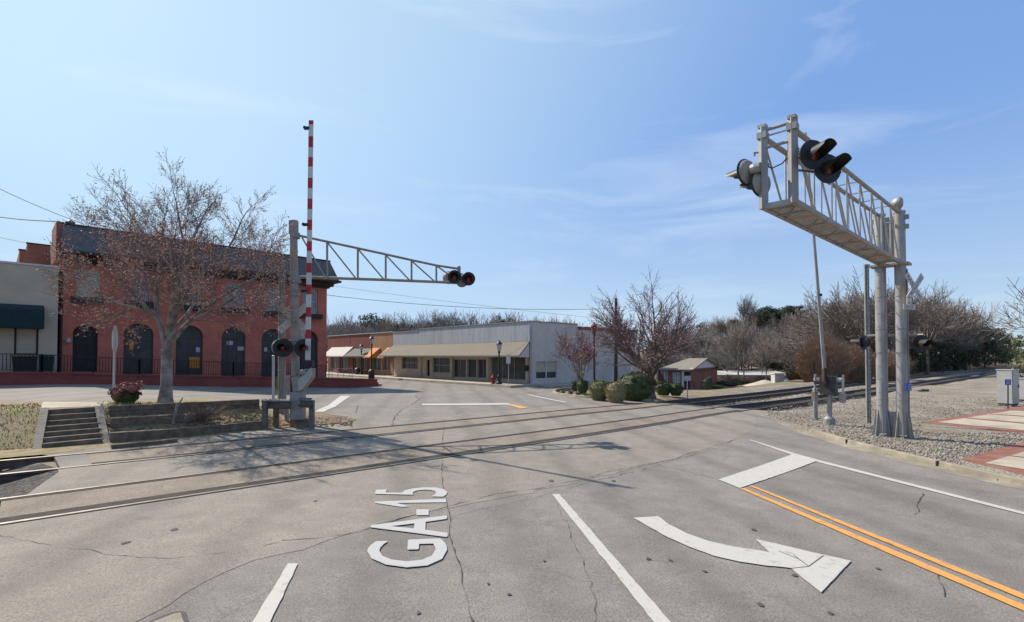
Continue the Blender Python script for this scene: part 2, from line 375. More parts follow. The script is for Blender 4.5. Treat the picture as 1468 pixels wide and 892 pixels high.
M['tan_brick'] = brick('tan_brick', (.36, .205, .11), (.30, .165, .09), (.34, .22, .14))
M['shop_brick'] = brick('shop_brick', (.215, .07, .055), (.175, .055, .045), (.20, .10, .08))
M['shingle'] = mat('slate_shingle', (.13, .14, .145), (.08, .088, .092), scale=3, rough=.9, bump=.5, stretch=(1, 1, 4))
M['tan_shingle'] = mat('tan_shingle', (.20, .175, .14), (.15, .13, .105), scale=5, rough=.95, bump=.5, stretch=(1, 1, 5), c3=(.165, .147, .12), s3=.7)
M['soffit'] = mat('dark_soffit', (.055, .035, .028), (.035, .024, .02), rough=.8)
M['cream'] = mat('cream_render', (.50, .41, .30), (.44, .36, .265), scale=1.2, rough=.9, c3=(.41, .33, .24), s3=.5)
M['green'] = mat('green_canvas', (.012, .034, .036), (.009, .025, .028), scale=4, rough=.8)
M['metal_white'] = mat('metal_panel', (.43, .44, .46), (.36, .37, .39), scale=1.5, rough=.6, stretch=(4, 4, .4), c3=(.33, .335, .35), s3=.8)
M['white_wall'] = mat('white_block', (.56, .50, .455), (.49, .435, .395), scale=1.2, rough=.9, bump=.15, bscale=30, c3=(.45, .395, .35), s3=.45)
M['off_wall'] = mat('storefront_stucco', (.50, .43, .35), (.42, .36, .29), scale=2, rough=.9)
M['trim'] = mat('white_trim', (.58, .57, .55), (.50, .49, .47), scale=3, rough=.7)
M['brown_trim'] = mat('brown_window_trim', (.115, .08, .068), (.08, .055, .048), rough=.7)
M['dark_trim'] = mat('dark_trim', (.025, .024, .026), (.016, .016, .018), rough=.6)
M['glass'] = glass('dark_glass', (.05, .052, .058))
M['pale_glass'] = glass('curtained_glass', (.30, .32, .345), .15)
M['blind'] = mat('pale_blind', (.46, .40, .31), (.38, .32, .24), scale=2, rough=.6, stretch=(.5, .5, 9))
M['shop_glass'] = glass('shop_glass', (.06, .075, .085), .1)
M['green_glass'] = glass('tinted_glass', (.10, .115, .11), .15)
M['door'] = mat('dark_door', (.022, .018, .022), (.015, .012, .015), rough=.6)
M['navy'] = mat('navy_door', (.02, .03, .055), (.015, .022, .04), rough=.6)
M['orange'] = mat('orange_canvas', (.50, .20, .075), (.43, .165, .06), rough=.85)
M['white_canvas'] = mat('white_canvas', (.46, .44, .40), (.38, .36, .33), rough=.85)
M['grey_canvas'] = mat('grey_canvas', (.105, .105, .105), (.08, .08, .08), rough=.85)
M['roof_grey'] = mat('flat_roof', (.25, .245, .24), (.2, .2, .2), rough=.95)
M['depot_roof'] = mat('depot_shingle', (.23, .205, .17), (.18, .16, .13), scale=4, rough=.95, bump=.4, stretch=(1, 1, 4))
M['rusty_roof'] = mat('rusty_roof', (.33, .235, .18), (.40, .36, .32), scale=1.5, rough=.8)
M['white_roof'] = mat('white_roof', (.50, .49, .47), (.42, .41, .39), rough=.7)
M['blue_bin'] = mat('blue_plastic', (.02, .05, .22), rough=.5)
M['green_bin'] = mat('green_plastic', (.01, .035, .028), rough=.5)
M['yellow_lid'] = mat('yellow_lid', (.20, .17, .05), rough=.6)
M['hydrant'] = mat('hydrant_red', (.28, .03, .025), (.2, .025, .02), rough=.55)
M['lamp_glass'] = mat('frosted_glass', (.42, .41, .40), (.36, .35, .34), rough=.3)
M['lamp_red'] = mat('red_lantern', (.24, .07, .06), (.17, .05, .045), rough=.4)
M['poster'] = mat('orange_poster', (.50, .20, .03), (.42, .13, .02), scale=5, rough=.6)
M['paper'] = mat('paper', (.42, .42, .43), (.33, .33, .34), rough=.7)
M['bark'] = mat('grey_bark', (.235, .198, .17), (.125, .104, .09), scale=6, rough=1, bump=.7, bscale=25, c3=(.35, .33, .31), s3=2.5)
M['twig'] = mat('grey_twig', (.18, .15, .145), (.12, .10, .10), scale=3, rough=1)
M['brown_bark'] = mat('brown_bark', (.20, .155, .13), (.11, .086, .073), scale=5, rough=1, bump=.5)
M['far_twig'] = mat('far_twig', (.25, .205, .175), (.175, .145, .125), scale=.4, rough=1)
M['far_twig_grey'] = mat('grey_far_twig', (.265, .245, .225), (.19, .172, .158), scale=.4, rough=1)
M['far_bark'] = mat('far_bark', (.19, .165, .145), (.11, .095, .082), scale=.5, rough=1)
M['bud'] = mat('pink_bud', (.64, .36, .27), (.52, .26, .19), scale=2.5, rough=.9, c3=(.54, .31, .16), s3=1.2)
M['bud_red'] = mat('red_bud', (.43, .19, .175), (.31, .125, .12), scale=2.5, rough=.9)
M['leaf'] = mat('hedge_leaf', (.06, .082, .027), (.032, .046, .017), scale=7, rough=.7)
M['leaf_olive'] = mat('olive_leaf', (.145, .148, .052), (.085, .09, .034), scale=7, rough=.8)
M['leaf_tan'] = mat('tan_leaf', (.225, .185, .09), (.14, .118, .062), scale=7, rough=.85)
M['leaf_far'] = mat('evergreen_leaf', (.065, .08, .042), (.036, .048, .027), scale=1.2, rough=.8)
M['leaf_pine'] = mat('pine_needles', (.04, .062, .035), (.022, .036, .024), scale=1.2, rough=.8)
M['leaf_red'] = mat('red_leaf', (.38, .17, .135), (.26, .10, .08), scale=9, rough=.8)
M['leaf_mag'] = mat('magnolia_leaf', (.15, .155, .055), (.05, .065, .025), scale=2, rough=.5)
M['brown_stem'] = mat('brown_stem', (.33, .22, .145), (.23, .145, .095), scale=2, rough=1)
M['grass'] = mat('dry_grass', (.36, .285, .155), (.25, .20, .10), scale=2, rough=1, c3=(.26, .225, .095), s3=.9)
M['green_grass'] = mat('green_grass', (.16, .20, .04), (.10, .13, .03), scale=3, rough=1)
M['litter'] = mat('leaf_litter', (.23, .15, .095), (.12, .08, .055), scale=8, rough=1)
M['hill'] = mat('leaf_floor', (.15, .11, .08), (.10, .075, .055), scale=.3, rough=1)
M['pile'] = mat('gravel_pile', (.42, .38, .31), (.34, .31, .25), scale=2, rough=1, bump=.5, bscale=12)
M['pale_pile'] = mat('pale_gravel_pile', (.50, .49, .47), (.40, .39, .37), scale=2, rough=1, bump=.5, bscale=12)
M['cable'] = mat('black_cable', (.03, .03, .032), rough=.7)
M['head_back'] = mat('signal_back', (.30, .29, .27), (.22, .21, .195), scale=6, rough=.6, metal=.15)
M['rail_guard'] = mat('shaded_guard_rail', (.17, .158, .145), (.11, .10, .092), scale=5, rough=.65, metal=.2)  # the guard rail's shadowed look is put into this dark colour
M['cabinet'] = mat('cabinet_grey', (.42, .42, .415), (.36, .36, .355), scale=3, rough=.45, metal=.3)
M['rock'] = mat('stone', (.30, .27, .24), (.2, .18, .16), scale=6, rough=1, bump=.5)

rng = random.Random(7)

# ------------------------------------------------------------------ tracks (centre lines) and ground
def spline(pts, step=.6):
    pts = [Vector(p) for p in pts]; res = []
    for i in range(len(pts)-1):
        p0 = pts[max(i-1, 0)]; p1 = pts[i]; p2 = pts[i+1]; p3 = pts[min(i+2, len(pts)-1)]
        n = max(2, int((p2-p1).length/step))
        for k in range(n):
            t = k/n
            res.append(.5*((2*p1)+(-p0+p2)*t+(2*p0-5*p1+4*p2-p3)*t*t+(-p0+3*p1-3*p2+p3)*t**3))
    res.append(pts[-1]); return res
C1 = spline([(-40, -23.8), (-20, -4.8), (-7.45, 7.35), (1.2, 15.7), (10.2, 24.4), (22.3, 34.4), (50, 57.6), (81, 83.6), (128, 121), (260, 222)])
C2 = spline([(-40, -18.4), (-20, .6), (-10.05, 9.9), (-2, 17.7), (6.4, 25.9), (22, 39.3), (40, 55.3), (75, 83.5), (127, 126), (255, 232)])
def offset(line, d):
    r = []
    for i, p in enumerate(line):
        t = line[min(i+1, len(line)-1)]-line[max(i-1, 0)]; t.normalize()
        r.append(Vector((p.x-t.y*d, p.y+t.x*d)))
    return r
def tdist(x, y):
    b = 99
    for c in (C1, C2):
        for p in c[::2]:
            if abs(p.x-x) < 4 and abs(p.y-y) < 4:
                b = min(b, (p.x-x)**2+(p.y-y)**2)
    return sqrt(b) if b < 99 else 99
def gl(x, y):                              # ground with the sunken track bed outside the crossing
    z = g(x, y); u, v = uv(x, y)
    if 6 < v < 19 or u > 60:
        f = 1.0 if (u < .2 or u > 26.5) else 0.0
        if f:
            d = tdist(x, y); z -= .17*max(0, min(1, (2.3-d)/.7))
    return z
def axis(fine0, fine1, step, far0, far1):
    a = []; x = fine0
    while x < fine1+1e-6: a.append(x); x += step
    s = step; x = fine0
    while x > far0: s *= 1.25; x -= s; a.insert(0, x)
    s = step; x = a[-1]
    while x < far1: s *= 1.25; x += s; a.append(x)
    return a
ua = sorted(set([round(x, 3) for x in axis(-14, 60, .7, -900, 1200)]+[float(k) for k in UK]))
va = sorted(set([round(x, 3) for x in axis(2, 32, .6, -1000, 1200)]+[16.3]+[float(k) for k in VK]))
gm = MB()
for v in va:
    for u in ua:
        x, y = xy(u, v); gm.v.append((x, y, gl(x, y)-.09))
nu = len(ua)
for j in range(len(va)-1):
    for i in range(nu-1): gm.f.append((j*nu+i, j*nu+i+1, (j+1)*nu+i+1, (j+1)*nu+i))
struct('ground', gm, M['ground'], smooth=True)

def sheet(name, pts, m, off=.004, h=None, cell=1.2, skirt=0.0, kind='structure', label=None, cut=True):
    h = h or g
    bm = bmesh.new(); vs = [bm.verts.new((p[0], p[1], 0)) for p in pts]
    bm.faces.new(vs)
    us = [uv(p[0], p[1]) for p in pts]
    u0, u1 = min(a for a, b in us), max(a for a, b in us); v0, v1 = min(b for a, b in us), max(b for a, b in us)
    if cut:
        cu = [k for k in UK]+[16.3]*0; cv = [16.3]+VK
        k = math.ceil(u0/cell)*cell; lim = 90
        while k < min(u1, lim): cu.append(k); k += cell
        k = math.ceil(v0/cell)*cell
        while k < min(v1, lim): cv.append(k); k += cell
        for c in cu:
            if u0 < c < u1:
                bmesh.ops.bisect_plane(bm, geom=bm.verts[:]+bm.edges[:]+bm.faces[:], plane_co=(*xy(c, 0), 0), plane_no=(DX, DY, 0), dist=1e-5)
        for c in cv:
            if v0 < c < v1:
                bmesh.ops.bisect_plane(bm, geom=bm.verts[:]+bm.edges[:]+bm.faces[:], plane_co=(*xy(0, c), 0), plane_no=(-DY, DX, 0), dist=1e-5)
    bmesh.ops.triangulate(bm, faces=bm.faces[:])
    for f in bm.faces:
        f.normal_update()
        if f.normal.z < 0: f.normal_flip()
    if skirt:
        be = [e for e in bm.edges if len(e.link_faces) == 1]
        r = bmesh.ops.extrude_edge_only(bm, edges=be)
        nv = set(q for q in r['geom'] if isinstance(q, bmesh.types.BMVert))
    else: nv = set()
    for q in bm.verts: q.co.z = h(q.co.x, q.co.y)+off-(skirt if q in nv else 0)
    me = bpy.data.meshes.new(name); bm.to_mesh(me); bm.free(); me.materials.append(m)
    o = bpy.data.objects.new(name, me); COL.objects.link(o)
    return tag(o, label, None, None, kind)
def gp(*pix): return [tuple(G(*p)[:2]) for p in pix]

# road: one asphalt sheet with the crossing, the side street and the far street
kerb_pix = [(1143, 620), (1200, 638), (1270, 656.5), (1368, 680.5), (1467, 703)]
kerb_xy = gp(*kerb_pix)
k0, k1 = Vector(kerb_xy[-2]), Vector(kerb_xy[-1]); kd = (k1-k0).normalized()
kerb_xy += [tuple(k1+kd*t) for t in (3, 8, 20)]
bank_foot = gp((62, 652), (110, 646), (160, 640), (260, 629.5), (370, 617.5), (440, 611), (500, 606))
corner = gp((513, 602), (497, 597.5), (468, 593.5), (444, 591))
bank_top = gp((440, 581), (385, 577), (330, 573), (280, 571.5), (140, 576.5), (0, 576))
road_pts = [(-6.6, -25), (-6.6, 3), (-6.75, 6.2)]+gp((28, 745), (30, 715), (88, 674), (78, 655))+bank_foot+corner+bank_top
bt = Vector(bank_top[-1]); road_pts += [tuple(bt+Vector((-DX, -DY))*40)]
road_pts += [xy(-40, 41), xy(20, 41), (-40, 95), (-25, 88.5), (4.9, 56), (5.2, 41.5)]
road_pts += gp((815, 558.5), (791, 562), (794, 565.5), (830, 570.5), (886, 574), (943, 577.5), (976, 581), (1014, 585.5), (1069, 592), (1107, 599), (1120, 609))+kerb_xy+[(40, -25)]
sheet('road', road_pts, M['asphalt'], off=.0, skirt=.25)

# ballast / gravel yard on the right, dark track bed, verge and corner dirt
yard = gp((976, 581), (1014, 585.5), (1069, 592), (1107, 599), (1120, 609))+kerb_xy+[(60, -5), (200, 120), (270, 225), (250, 240), (120, 125), (74, 87), (36, 56), (20, 42)]+gp((943, 577.5))
sheet('gravel_bed', yard, M['ballast'], off=-.012, h=gl, cell=.9)
for cl, nm in ((C1, 'track_bed'), (C2, 'track_bed')):
    for side in (0, 1):
        seg = [p for p in cl if (uv(*p)[0] > 26.3 if side else uv(*p)[0] < .4) and uv(*p)[0] < 150]
        a = offset(seg, 1.25); b = offset(seg, -1.25)
        mb = MB()
        for i in range(len(a)):
            mb.v += [(a[i].x, a[i].y, gl(a[i].x, a[i].y)+.0), (b[i].x, b[i].y, gl(b[i].x, b[i].y)+.0)]
        for i in range(len(a)-1): mb.f.append((2*i, 2*i+1, 2*i+3, 2*i+2))
        struct(nm, mb, M['dark_ballast'])
sheet('verge', [(-6.8, 4.2), (-30, -18), (-40, -20), (-34, 0), (-13, 8.2)]+gp((60, 664), (90, 674), (34, 715), (32, 745)), M['dark_ballast'], off=-.004, h=gl, cell=.9)
sheet('bank', bank_foot+corner+bank_top+[tuple(bt+Vector((-DX, -DY))*30), (-36, -4), xy(-20, 16.4)], M['bank'], off=.006, cell=.8)
sheet('bare_soil', gp((372, 617), (440, 610.8), (500, 605.6), (511, 602), (496, 598), (468, 594), (446, 592.5), (400, 597)), M['dirt'], off=.02, cell=.8)
pave = gp((57, 586), (150, 583), (160, 577.5), (140, 576.8), (62, 576.8))
sheet('path', pave, M['concrete'], off=.012, cell=.8)
# tan asphalt either side of and between the rails
def strip(name, cl, d0, d1, u0, u1, m, off, jit=0.0, seed=1):
    r = random.Random(seed)
    seg = [p for p in cl if u0 <= uv(*p)[0] <= u1]; a = offset(seg, d0); b = offset(seg, d1); mb = MB()
    for i in range(len(a)):
        j0 = r.uniform(-jit, jit); j1 = r.uniform(-jit, jit)
        pa = a[i]+Vector((-DY, DX))*j0; pb = b[i]+Vector((-DY, DX))*j1
        mb.v += [(pa.x, pa.y, g(pa.x, pa.y)+off), (pb.x, pb.y, g(pb.x, pb.y)+off)]
    for i in range(len(a)-1): mb.f.append((2*i+1, 2*i+3, 2*i+2, 2*i))
    return struct(name, mb, m)
ab_ = [Vector(p) for p in gp((120, 930), (200, 893), (262, 850), (330, 818), (400, 796), (470, 776), (560, 746), (640, 729), (760, 706), (900, 674), (1000, 650), (1062, 627), (1085, 606), (1072, 592.5))]
rj = random.Random(4); ab_ = [p+Vector((rj.uniform(-.05, .05), rj.uniform(-.07, .07))) for p in spline(ab_, .25)]
ae_ = [p for p in offset(C1, -.835) if -.3 < uv(*p)[0] < 24.2]
sheet('crossing_apron', [tuple(p) for p in ab_]+[tuple(p) for p in ae_[::-1]]+[(-6.55, 6.3), (-6.55, 2.5)], M['apron'], off=.004)
strip('crossing_apron', C1, 2.9, .80, .8, 25, M['apron'], .004, .05, 4)
strip('crossing_panel', C1, .66, -.66, -.3, 25, M['panel'], .006)
strip('crossing_panel', C2, .66, -.66, 1.3, 25.5, M['panel'], .006)
strip('crossing_apron', C2, 2.1, .80, 1.3, 25.5, M['apron'], .005, .2, 5)
for cl, inner in ((C1, (.30, .12)), (C2, (.24, .13))):
    for s, wi in zip((-1, 1), inner):
        a, b = sorted((s*(.745-wi), s*.745)); strip('flangeway', cl, b, a, -.4 if cl is C1 else 1.2, 25.6, M['flange'], .010)
        a, b = sorted((s*.80, s*.835)); strip('flangeway', cl, b, a, -.4 if cl is C1 else 1.2, 25.6, M['flange'], .010)

def track(cl, label, p):
    t = thing('railway_track', label, 'railway track', (p[0], p[1], g(*p)))
    seg = [q for q in cl if -22 < uv(*q)[0] < 200]
    for s in (-.7725, .7725):
        mb = MB(); mt = MB(); ln = offset(seg, s); a = offset(ln, .034); b = offset(ln, -.034)
        prof = [(.034, .016), (.034, -.03), (.010, -.045), (.010, -.12), (.065, -.14), (.065, -.165), (-.065, -.165), (-.065, -.14), (-.010, -.12), (-.010, -.045), (-.034, -.03), (-.034, .016)]
        n = len(prof)
        for i, q in enumerate(ln):
            dr = (a[i]-b[i]).normalized(); z = g(q.x, q.y)
            for d, h in prof: mb.v.append((q.x+dr.x*d, q.y+dr.y*d, z+h))
        for i in range(len(ln)-1):
            for k in range(n-1): mb.f.append((i*n+k, i*n+k+1, (i+1)*n+k+1, (i+1)*n+k))
        for i, q in enumerate(ln):
            dr = (a[i]-b[i]).normalized(); z = g(q.x, q.y)
            mt.v += [(q.x+dr.x*.034, q.y+dr.y*.034, z+.016), (q.x+dr.x*.022, q.y+dr.y*.022, z+.021), (q.x-dr.x*.022, q.y-dr.y*.022, z+.021), (q.x-dr.x*.034, q.y-dr.y*.034, z+.016)]
        for i in range(len(ln)-1):
            for k in range(3): mt.f.append((i*4+k, i*4+k+1, (i+1)*4+k+1, (i+1)*4+k))
        r = obj('rail', mb, M['rail'], t, world=True)
        obj('rail_head', mt, M['rail_top'], r, world=True)
    last = None
    cnt = 0
    for q0, q1 in zip(seg, seg[1:]):
        uu = uv(*q0)[0]
        if not (-6 < uu < 0 or 26.4 < uu < 62) or cnt > 75: continue
        if last is not None and (q0-last).length < .55: continue
        last = q0; d = (q1-q0).normalized(); z = gl(q0.x, q0.y)
        mb = MB().obox((q0.x, q0.y, z-.05), (d.x*.11, d.y*.11, 0), (-d.y*1.28, d.x*1.28, 0), (0, 0, .07))
        obj('sleeper', mb, M['tie'], t, world=True); cnt += 1
track(C1, 'railway track nearer the camera, crossing the road behind the big route lettering', (1.2, 15.7))
track(C2, 'second railway track further off, passing close in front of the island hedges', (-2, 17.7))

# kerbs
def kerb(pts, m, hgt=.13, gut=.38, wid=.16, name='kerb', flip=1):
    mb = MB(); sec = [(0, .004), (gut, .012), (gut+.02, hgt-.02), (gut+.05, hgt), (gut+wid, hgt), (gut+wid+.02, -.1)]
    ln = [Vector(p) for p in pts]; n = len(sec)
    offs = [offset(ln, d*flip) for d, h in sec]
    for i in range(len(ln)):
        for k in range(n):
            q = offs[k][i]; mb.v.append((q.x, q.y, g(ln[i].x, ln[i].y)+sec[k][1]))
    for i in range(len(ln)-1):
        for k in range(n-1): mb.f.append((i*n+k, i*n+k+1, (i+1)*n+k+1, (i+1)*n+k))
    return struct(name, mb, m)
kerb(spline([Vector(p) for p in kerb_xy[:6]], .5), M['kerb'])
isl_pix = [(815, 557.5), (797, 559.5), (790.5, 562.3), (796, 565.7), (830, 570.3), (886, 573.5), (935, 576.5)]
kerb(spline([Vector(p) for p in gp(*isl_pix)], .4), M['kerb'], gut=.12, wid=.15)

# raised gravel behind the right kerb, brick edged walks
rk = offset([Vector(p) for p in kerb_xy], .5)
bk = gp((1160, 612), (1235, 610), (1300, 606), (1380, 600), (1460, 596))
def hy(x, y): return g(x, y)+.06
sheet('gravel_verge', [tuple(p) for p in rk[:6]]+[(30, 12), (30, 17)]+bk[::-1], M['ballast'], off=.05, cell=.9)
def walk(outer, inner):
    sheet('brick_edging', gp(*outer), M['paver'], off=.07, cell=5, skirt=.06)
    for q in inner: sheet('pavement', gp(*q), M['concrete'], off=.078, cell=5)
walk([(1322, 608), (1455, 585.5), (1560, 578), (1600, 600), (1600, 638), (1467, 624)],
     [[(1344, 608), (1382, 602.3), (1467, 610.5), (1560, 619.5), (1560, 631), (1467, 620)],
      [(1386, 601.5), (1417, 596.5), (1467, 600.3), (1560, 607.5), (1560, 617.5), (1467, 608.7)],
      [(1421, 595.8), (1450, 591), (1500, 594), (1500, 601.5), (1467, 598.8)]])
walk([(1378, 662), (1467, 637), (1560, 612.5), (1700, 640), (1620, 700), (1480, 688)],
     [[(1412, 668.5), (1446, 658.3), (1467, 661), (1560, 673), (1560, 690), (1467, 677.5)],
      [(1449, 657.3), (1467, 652), (1560, 662), (1560, 671), (1467, 659.4)],
      [(1470, 650.5), (1530, 635), (1600, 645), (1560, 660)]])

# sidewalk in front of the far shops and beside the white building
WH = Frame(1.52, 42.0, 0, .68, -.734)      # local x runs left to right along the facade, y into the building
def slab(name, fr, x0, x1, y0, y1, z0, z1, m):
    mb = MB(); vs = [fr.w(a, b, c) for c in (z0, z1) for a, b in ((x0, y0), (x1, y0), (x1, y1), (x0, y1))]
    mb.add(vs, [(0,3,2,1),(4,5,6,7),(0,1,5,4),(1,2,6,5),(2,3,7,6),(3,0,4,7)]); return struct(name, mb, m)
slab('sidewalk', WH, -62, .9, -3.1, .1, -.5, .12, M['concrete'])
slab('sidewalk', WH, .003, 2.2, .1, 9, -.8, .02, M['concrete'])

# ------------------------------------------------------------------ painted markings
def mark(name, pix, m=None, off=.014, cell=2.0):
    pts = [Vector(p) for p in gp(*pix)]; r = random.Random(len(name)+int(pix[0][0])); q = []
    for a, b in zip(pts, pts[1:]+pts[:1]):
        n = max(1, int((b-a).length/.11)); t = (b-a).normalized() if (b-a).length > 1e-6 else Vector((1, 0))
        for k in range(n): q.append(tuple(a.lerp(b, k/n)+Vector((-t.y, t.x))*(r.gauss(0, .0035) if k else 0)))
    return sheet(name, q, m or M['white_paint'], off=off, cell=cell)
z3 = lambda L_: [(800+a/2.686, 560+b/2.686) for a, b in L_]
mark('lane_line', [(791.5, 709.5), (802, 709.5), (960, 892), (1010, 950), (985, 950), (936, 892)])
mark('lane_line', [(413, 809.5), (427, 809.5), (388, 892), (362, 950), (326, 950), (363, 892)])
arrow = z3([(290, 493), (385, 487), (430, 520), (500, 555), (580, 583), (680, 605), (780, 620), (815, 627), (760, 575), (1128, 660), (1013, 782), (895, 687), (800, 678), (700, 663), (600, 640), (500, 603), (420, 567), (340, 522)])
mark('turn_arrow', arrow, cell=.9)
mark('stop_line', z3([(617, 345), (700, 378), (1005, 270), (910, 244)]))
mark('edge_line', [(1073, 631), (1076, 631.0), (1139, 650.5), (1180, 661.8), (1467, 734.8), (1560, 758), (1560, 763), (1467, 738.5), (1176, 664), (1137, 653)], off=.012)
mark('centre_line', [(1073.5, 697.3), (1078.5, 697.0), (1270, 773.5), (1468, 853.2), (1560, 890), (1560, 899), (1468, 861), (1268, 778)], M['yellow_paint'])
mark('centre_line', [(1060.5, 701.2), (1066.5, 700.6), (1262, 782), (1468, 868.8), (1560, 908), (1560, 918), (1468, 877.6), (1258, 787.5)], M['yellow_paint'])
mark('stop_line', [(488.5, 568), (502.5, 568), (464, 591), (450.5, 591)])
mark('lane_line', [(605, 579.2), (727.5, 578.4), (733, 580.4), (605, 581.4)])
mark('lane_line', [(755, 566), (760, 566), (815, 577), (808, 577)], off=.012)
mark('centre_line', [(728, 580.6), (735, 580.2), (757, 585.5), (745, 586.2)], M['yellow_paint'], off=.016)
mark('concrete_patch', [(205, 899), (249, 882), (259, 880), (264, 895)], M['kerb'])
mark('tar_patch', [(200, 899), (225, 888), (246, 879), (258, 877), (267, 879), (271, 892), (264, 897), (259, 880.5), (249, 882.5), (208, 899)], M['stain'], off=.010)

def text_mesh(s, size=1.0):
    c = bpy.data.curves.new('text', 'FONT'); c.body = s; c.size = size; c.resolution_u = 3
    o = bpy.data.objects.new('text', c); COL.objects.link(o)
    dg = bpy.context.evaluated_depsgraph_get(); dg.update()
    me = bpy.data.meshes.new_from_object(o.evaluated_get(dg))
    bm = bmesh.new(); bm.from_mesh(me); bmesh.ops.triangulate(bm, faces=bm.faces[:])
    vs = [tuple(v.co) for v in bm.verts]; fs = [tuple(v.index for v in f.verts) for f in bm.faces]; bm.free()
    bpy.data.objects.remove(o); bpy.data.meshes.remove(me); bpy.data.curves.remove(c)
    xs = [v[0] for v in vs]; ys = [v[1] for v in vs]
    x0, x1, y0, y1 = min(xs), max(xs), min(ys), max(ys)
    return [((v[0]-x0)/(x1-x0), (v[1]-y0)/(y1-y0)) for v in vs], fs
def text_on(mb, s, corner, ex, ey, thick=0.0, nrm=None, bold=0.0):   # letters filling the parallelogram corner, ex, ey
    vs, fs = text_mesh(s); c = Vector(corner); ex = Vector(ex); ey = Vector(ey)
    mb.add([c+ex*a+ey*b for a, b in vs], fs)
    if bold:
        for da, db in ((bold, 0), (0, bold), (bold, bold)):
            o = (nrm or Vector((0, 0, 1)))*.0004*(1+da/bold*1+db/bold*2)
            mb.add([c+ex*(a+da-bold/2)+ey*(b+db-bold/2)+o for a, b in vs], fs)
gt = MB()
def glyph(txt, y0, y1, x0=None, x1=None, bold=.0, poly=None):
    lx_ = lambda y: x1 if x1 else lerp(525.5, 540.5, (806-y)/109)
    A_ = G(x0 or 640.5, y0); B_ = G(x0 or 639.5, y1); C_ = G(lx_(y0), y0+(0 if x1 else -3)); D_ = G(lx_(y1), y1+(0 if x1 else 4))
    if poly: vs, fs = poly, [tuple(range(len(poly)))]
    else: vs, fs = text_mesh(txt)
    for k, (da, db) in enumerate(((0, 0), (bold, 0), (-bold, 0), (0, bold*.5), (0, -bold*.5))[:5 if bold else 1]):
        pts = []
        for a, b in vs:
            q = A_.lerp(B_, a+da).lerp(C_.lerp(D_, a+da), b+db); pts.append((q.x, q.y, g(q.x, q.y)+.015+.0005*k))
        gt.add(pts, fs)
glyph('G', 816, 774, bold=.022); glyph('A', 771, 741, bold=.022); glyph('-', 740, 731.5, 614.5, 597)
glyph('1', 730, 716.5, poly=[(.62, 0), (1, 0), (1, 1), (.70, 1), (0, .62), (.10, .50), (.62, .70)])
glyph('5', 713.5, 699, bold=.022)
struct('route_lettering', gt, M['letter_paint'])

# cracks
def crack(pix, wd=.022, seed=1, jit=.06):
    wd *= .5
    r = random.Random(seed); pts = gp(*pix); mb = MB(); prev = None
    line = spline([Vector(p) for p in pts], .12)
    walk_ = Vector((0, 0)); l2 = []
    for p in line:
        walk_ = walk_*.85+Vector((r.uniform(-jit, jit), r.uniform(-jit, jit)))*.55; l2.append(p+walk_)
    line = l2
    a = offset(line, wd/2); b = offset(line, -wd/2)
    for i in range(len(line)):
        f = r.choice((.15, .5, .8, 1.1, 1.6))*r.uniform(.6, 1.2); pa = line[i]+(a[i]-line[i])*f; pb = line[i]+(b[i]-line[i])*f
        mb.v += [(pa.x, pa.y, g(pa.x, pa.y)+.0085), (pb.x, pb.y, g(pb.x, pb.y)+.0085)]
    for i in range(len(line)-1): mb.f.append((2*i+1, 2*i+3, 2*i+2, 2*i))
    struct('crack', mb, M['crack'])
crack([(637, 601), (634, 640), (636, 680), (642, 720), (645, 760), (655, 805), (664, 845), (672, 892)], .03, 1, .03)
crack([(400, 776), (470, 770), (530, 757), (580, 742), (640, 727), (700, 712), (760, 702), (830, 687), (900, 672), (975, 655), (1060, 628)], .028, 2, .05)
crack([(660, 738), (720, 724), (790, 706), (850, 690), (940, 668), (1000, 650)], .02, 3)
crack([(948, 668), (985, 676), (1035, 689)], .02, 4)
crack([(560, 610), (575, 590), (598, 575), (597, 566)], .07, 5, .08)
crack([(510, 592), (512, 582)], .06, 6, .05)
crack([(1322, 707), (1318, 722), (1312, 738)], .03, 7, .04)
crack([(1290, 690), (1200, 664), (1150, 668)], .012, 8, .04)
crack([(1345, 822), (1352, 840), (1356, 856)], .02, 9, .03)
crack([(0, 768), (120, 790), (230, 800), (330, 790), (400, 776)], .014, 10, .06)
crack([(795, 720), (810, 745), (830, 790), (845, 850), (850, 900)], .012, 11, .05)
for i, (px, py, w_) in enumerate([(730, 853, 3), (452, 719, 3), (1258, 816, 3), (930, 802, 4), (961, 804, 3), (1140, 826, 4), (700, 838, 2.5), (780, 805, 3), (880, 690, 4), (600, 880, 4), (1090, 868, 5), (1190, 880, 4), (250, 760, 5), (180, 779, 6), (330, 700, 5), (1010, 820, 3), (790, 690, 5), (1080, 760, 4)]):
    c = G(px, py); r = w_*c.y/FPX; n = 9; rr = random.Random(i)
    mb = MB(); mb.add([(c.x+cos(k*2*pi/n)*r*rr.uniform(.5, 1.3), c.y+sin(k*2*pi/n)*r*rr.uniform(.7, 1.6), c.z+.0105) for k in range(n)], [tuple(range(n))])
    struct('tar_spot', mb, M['stain'])

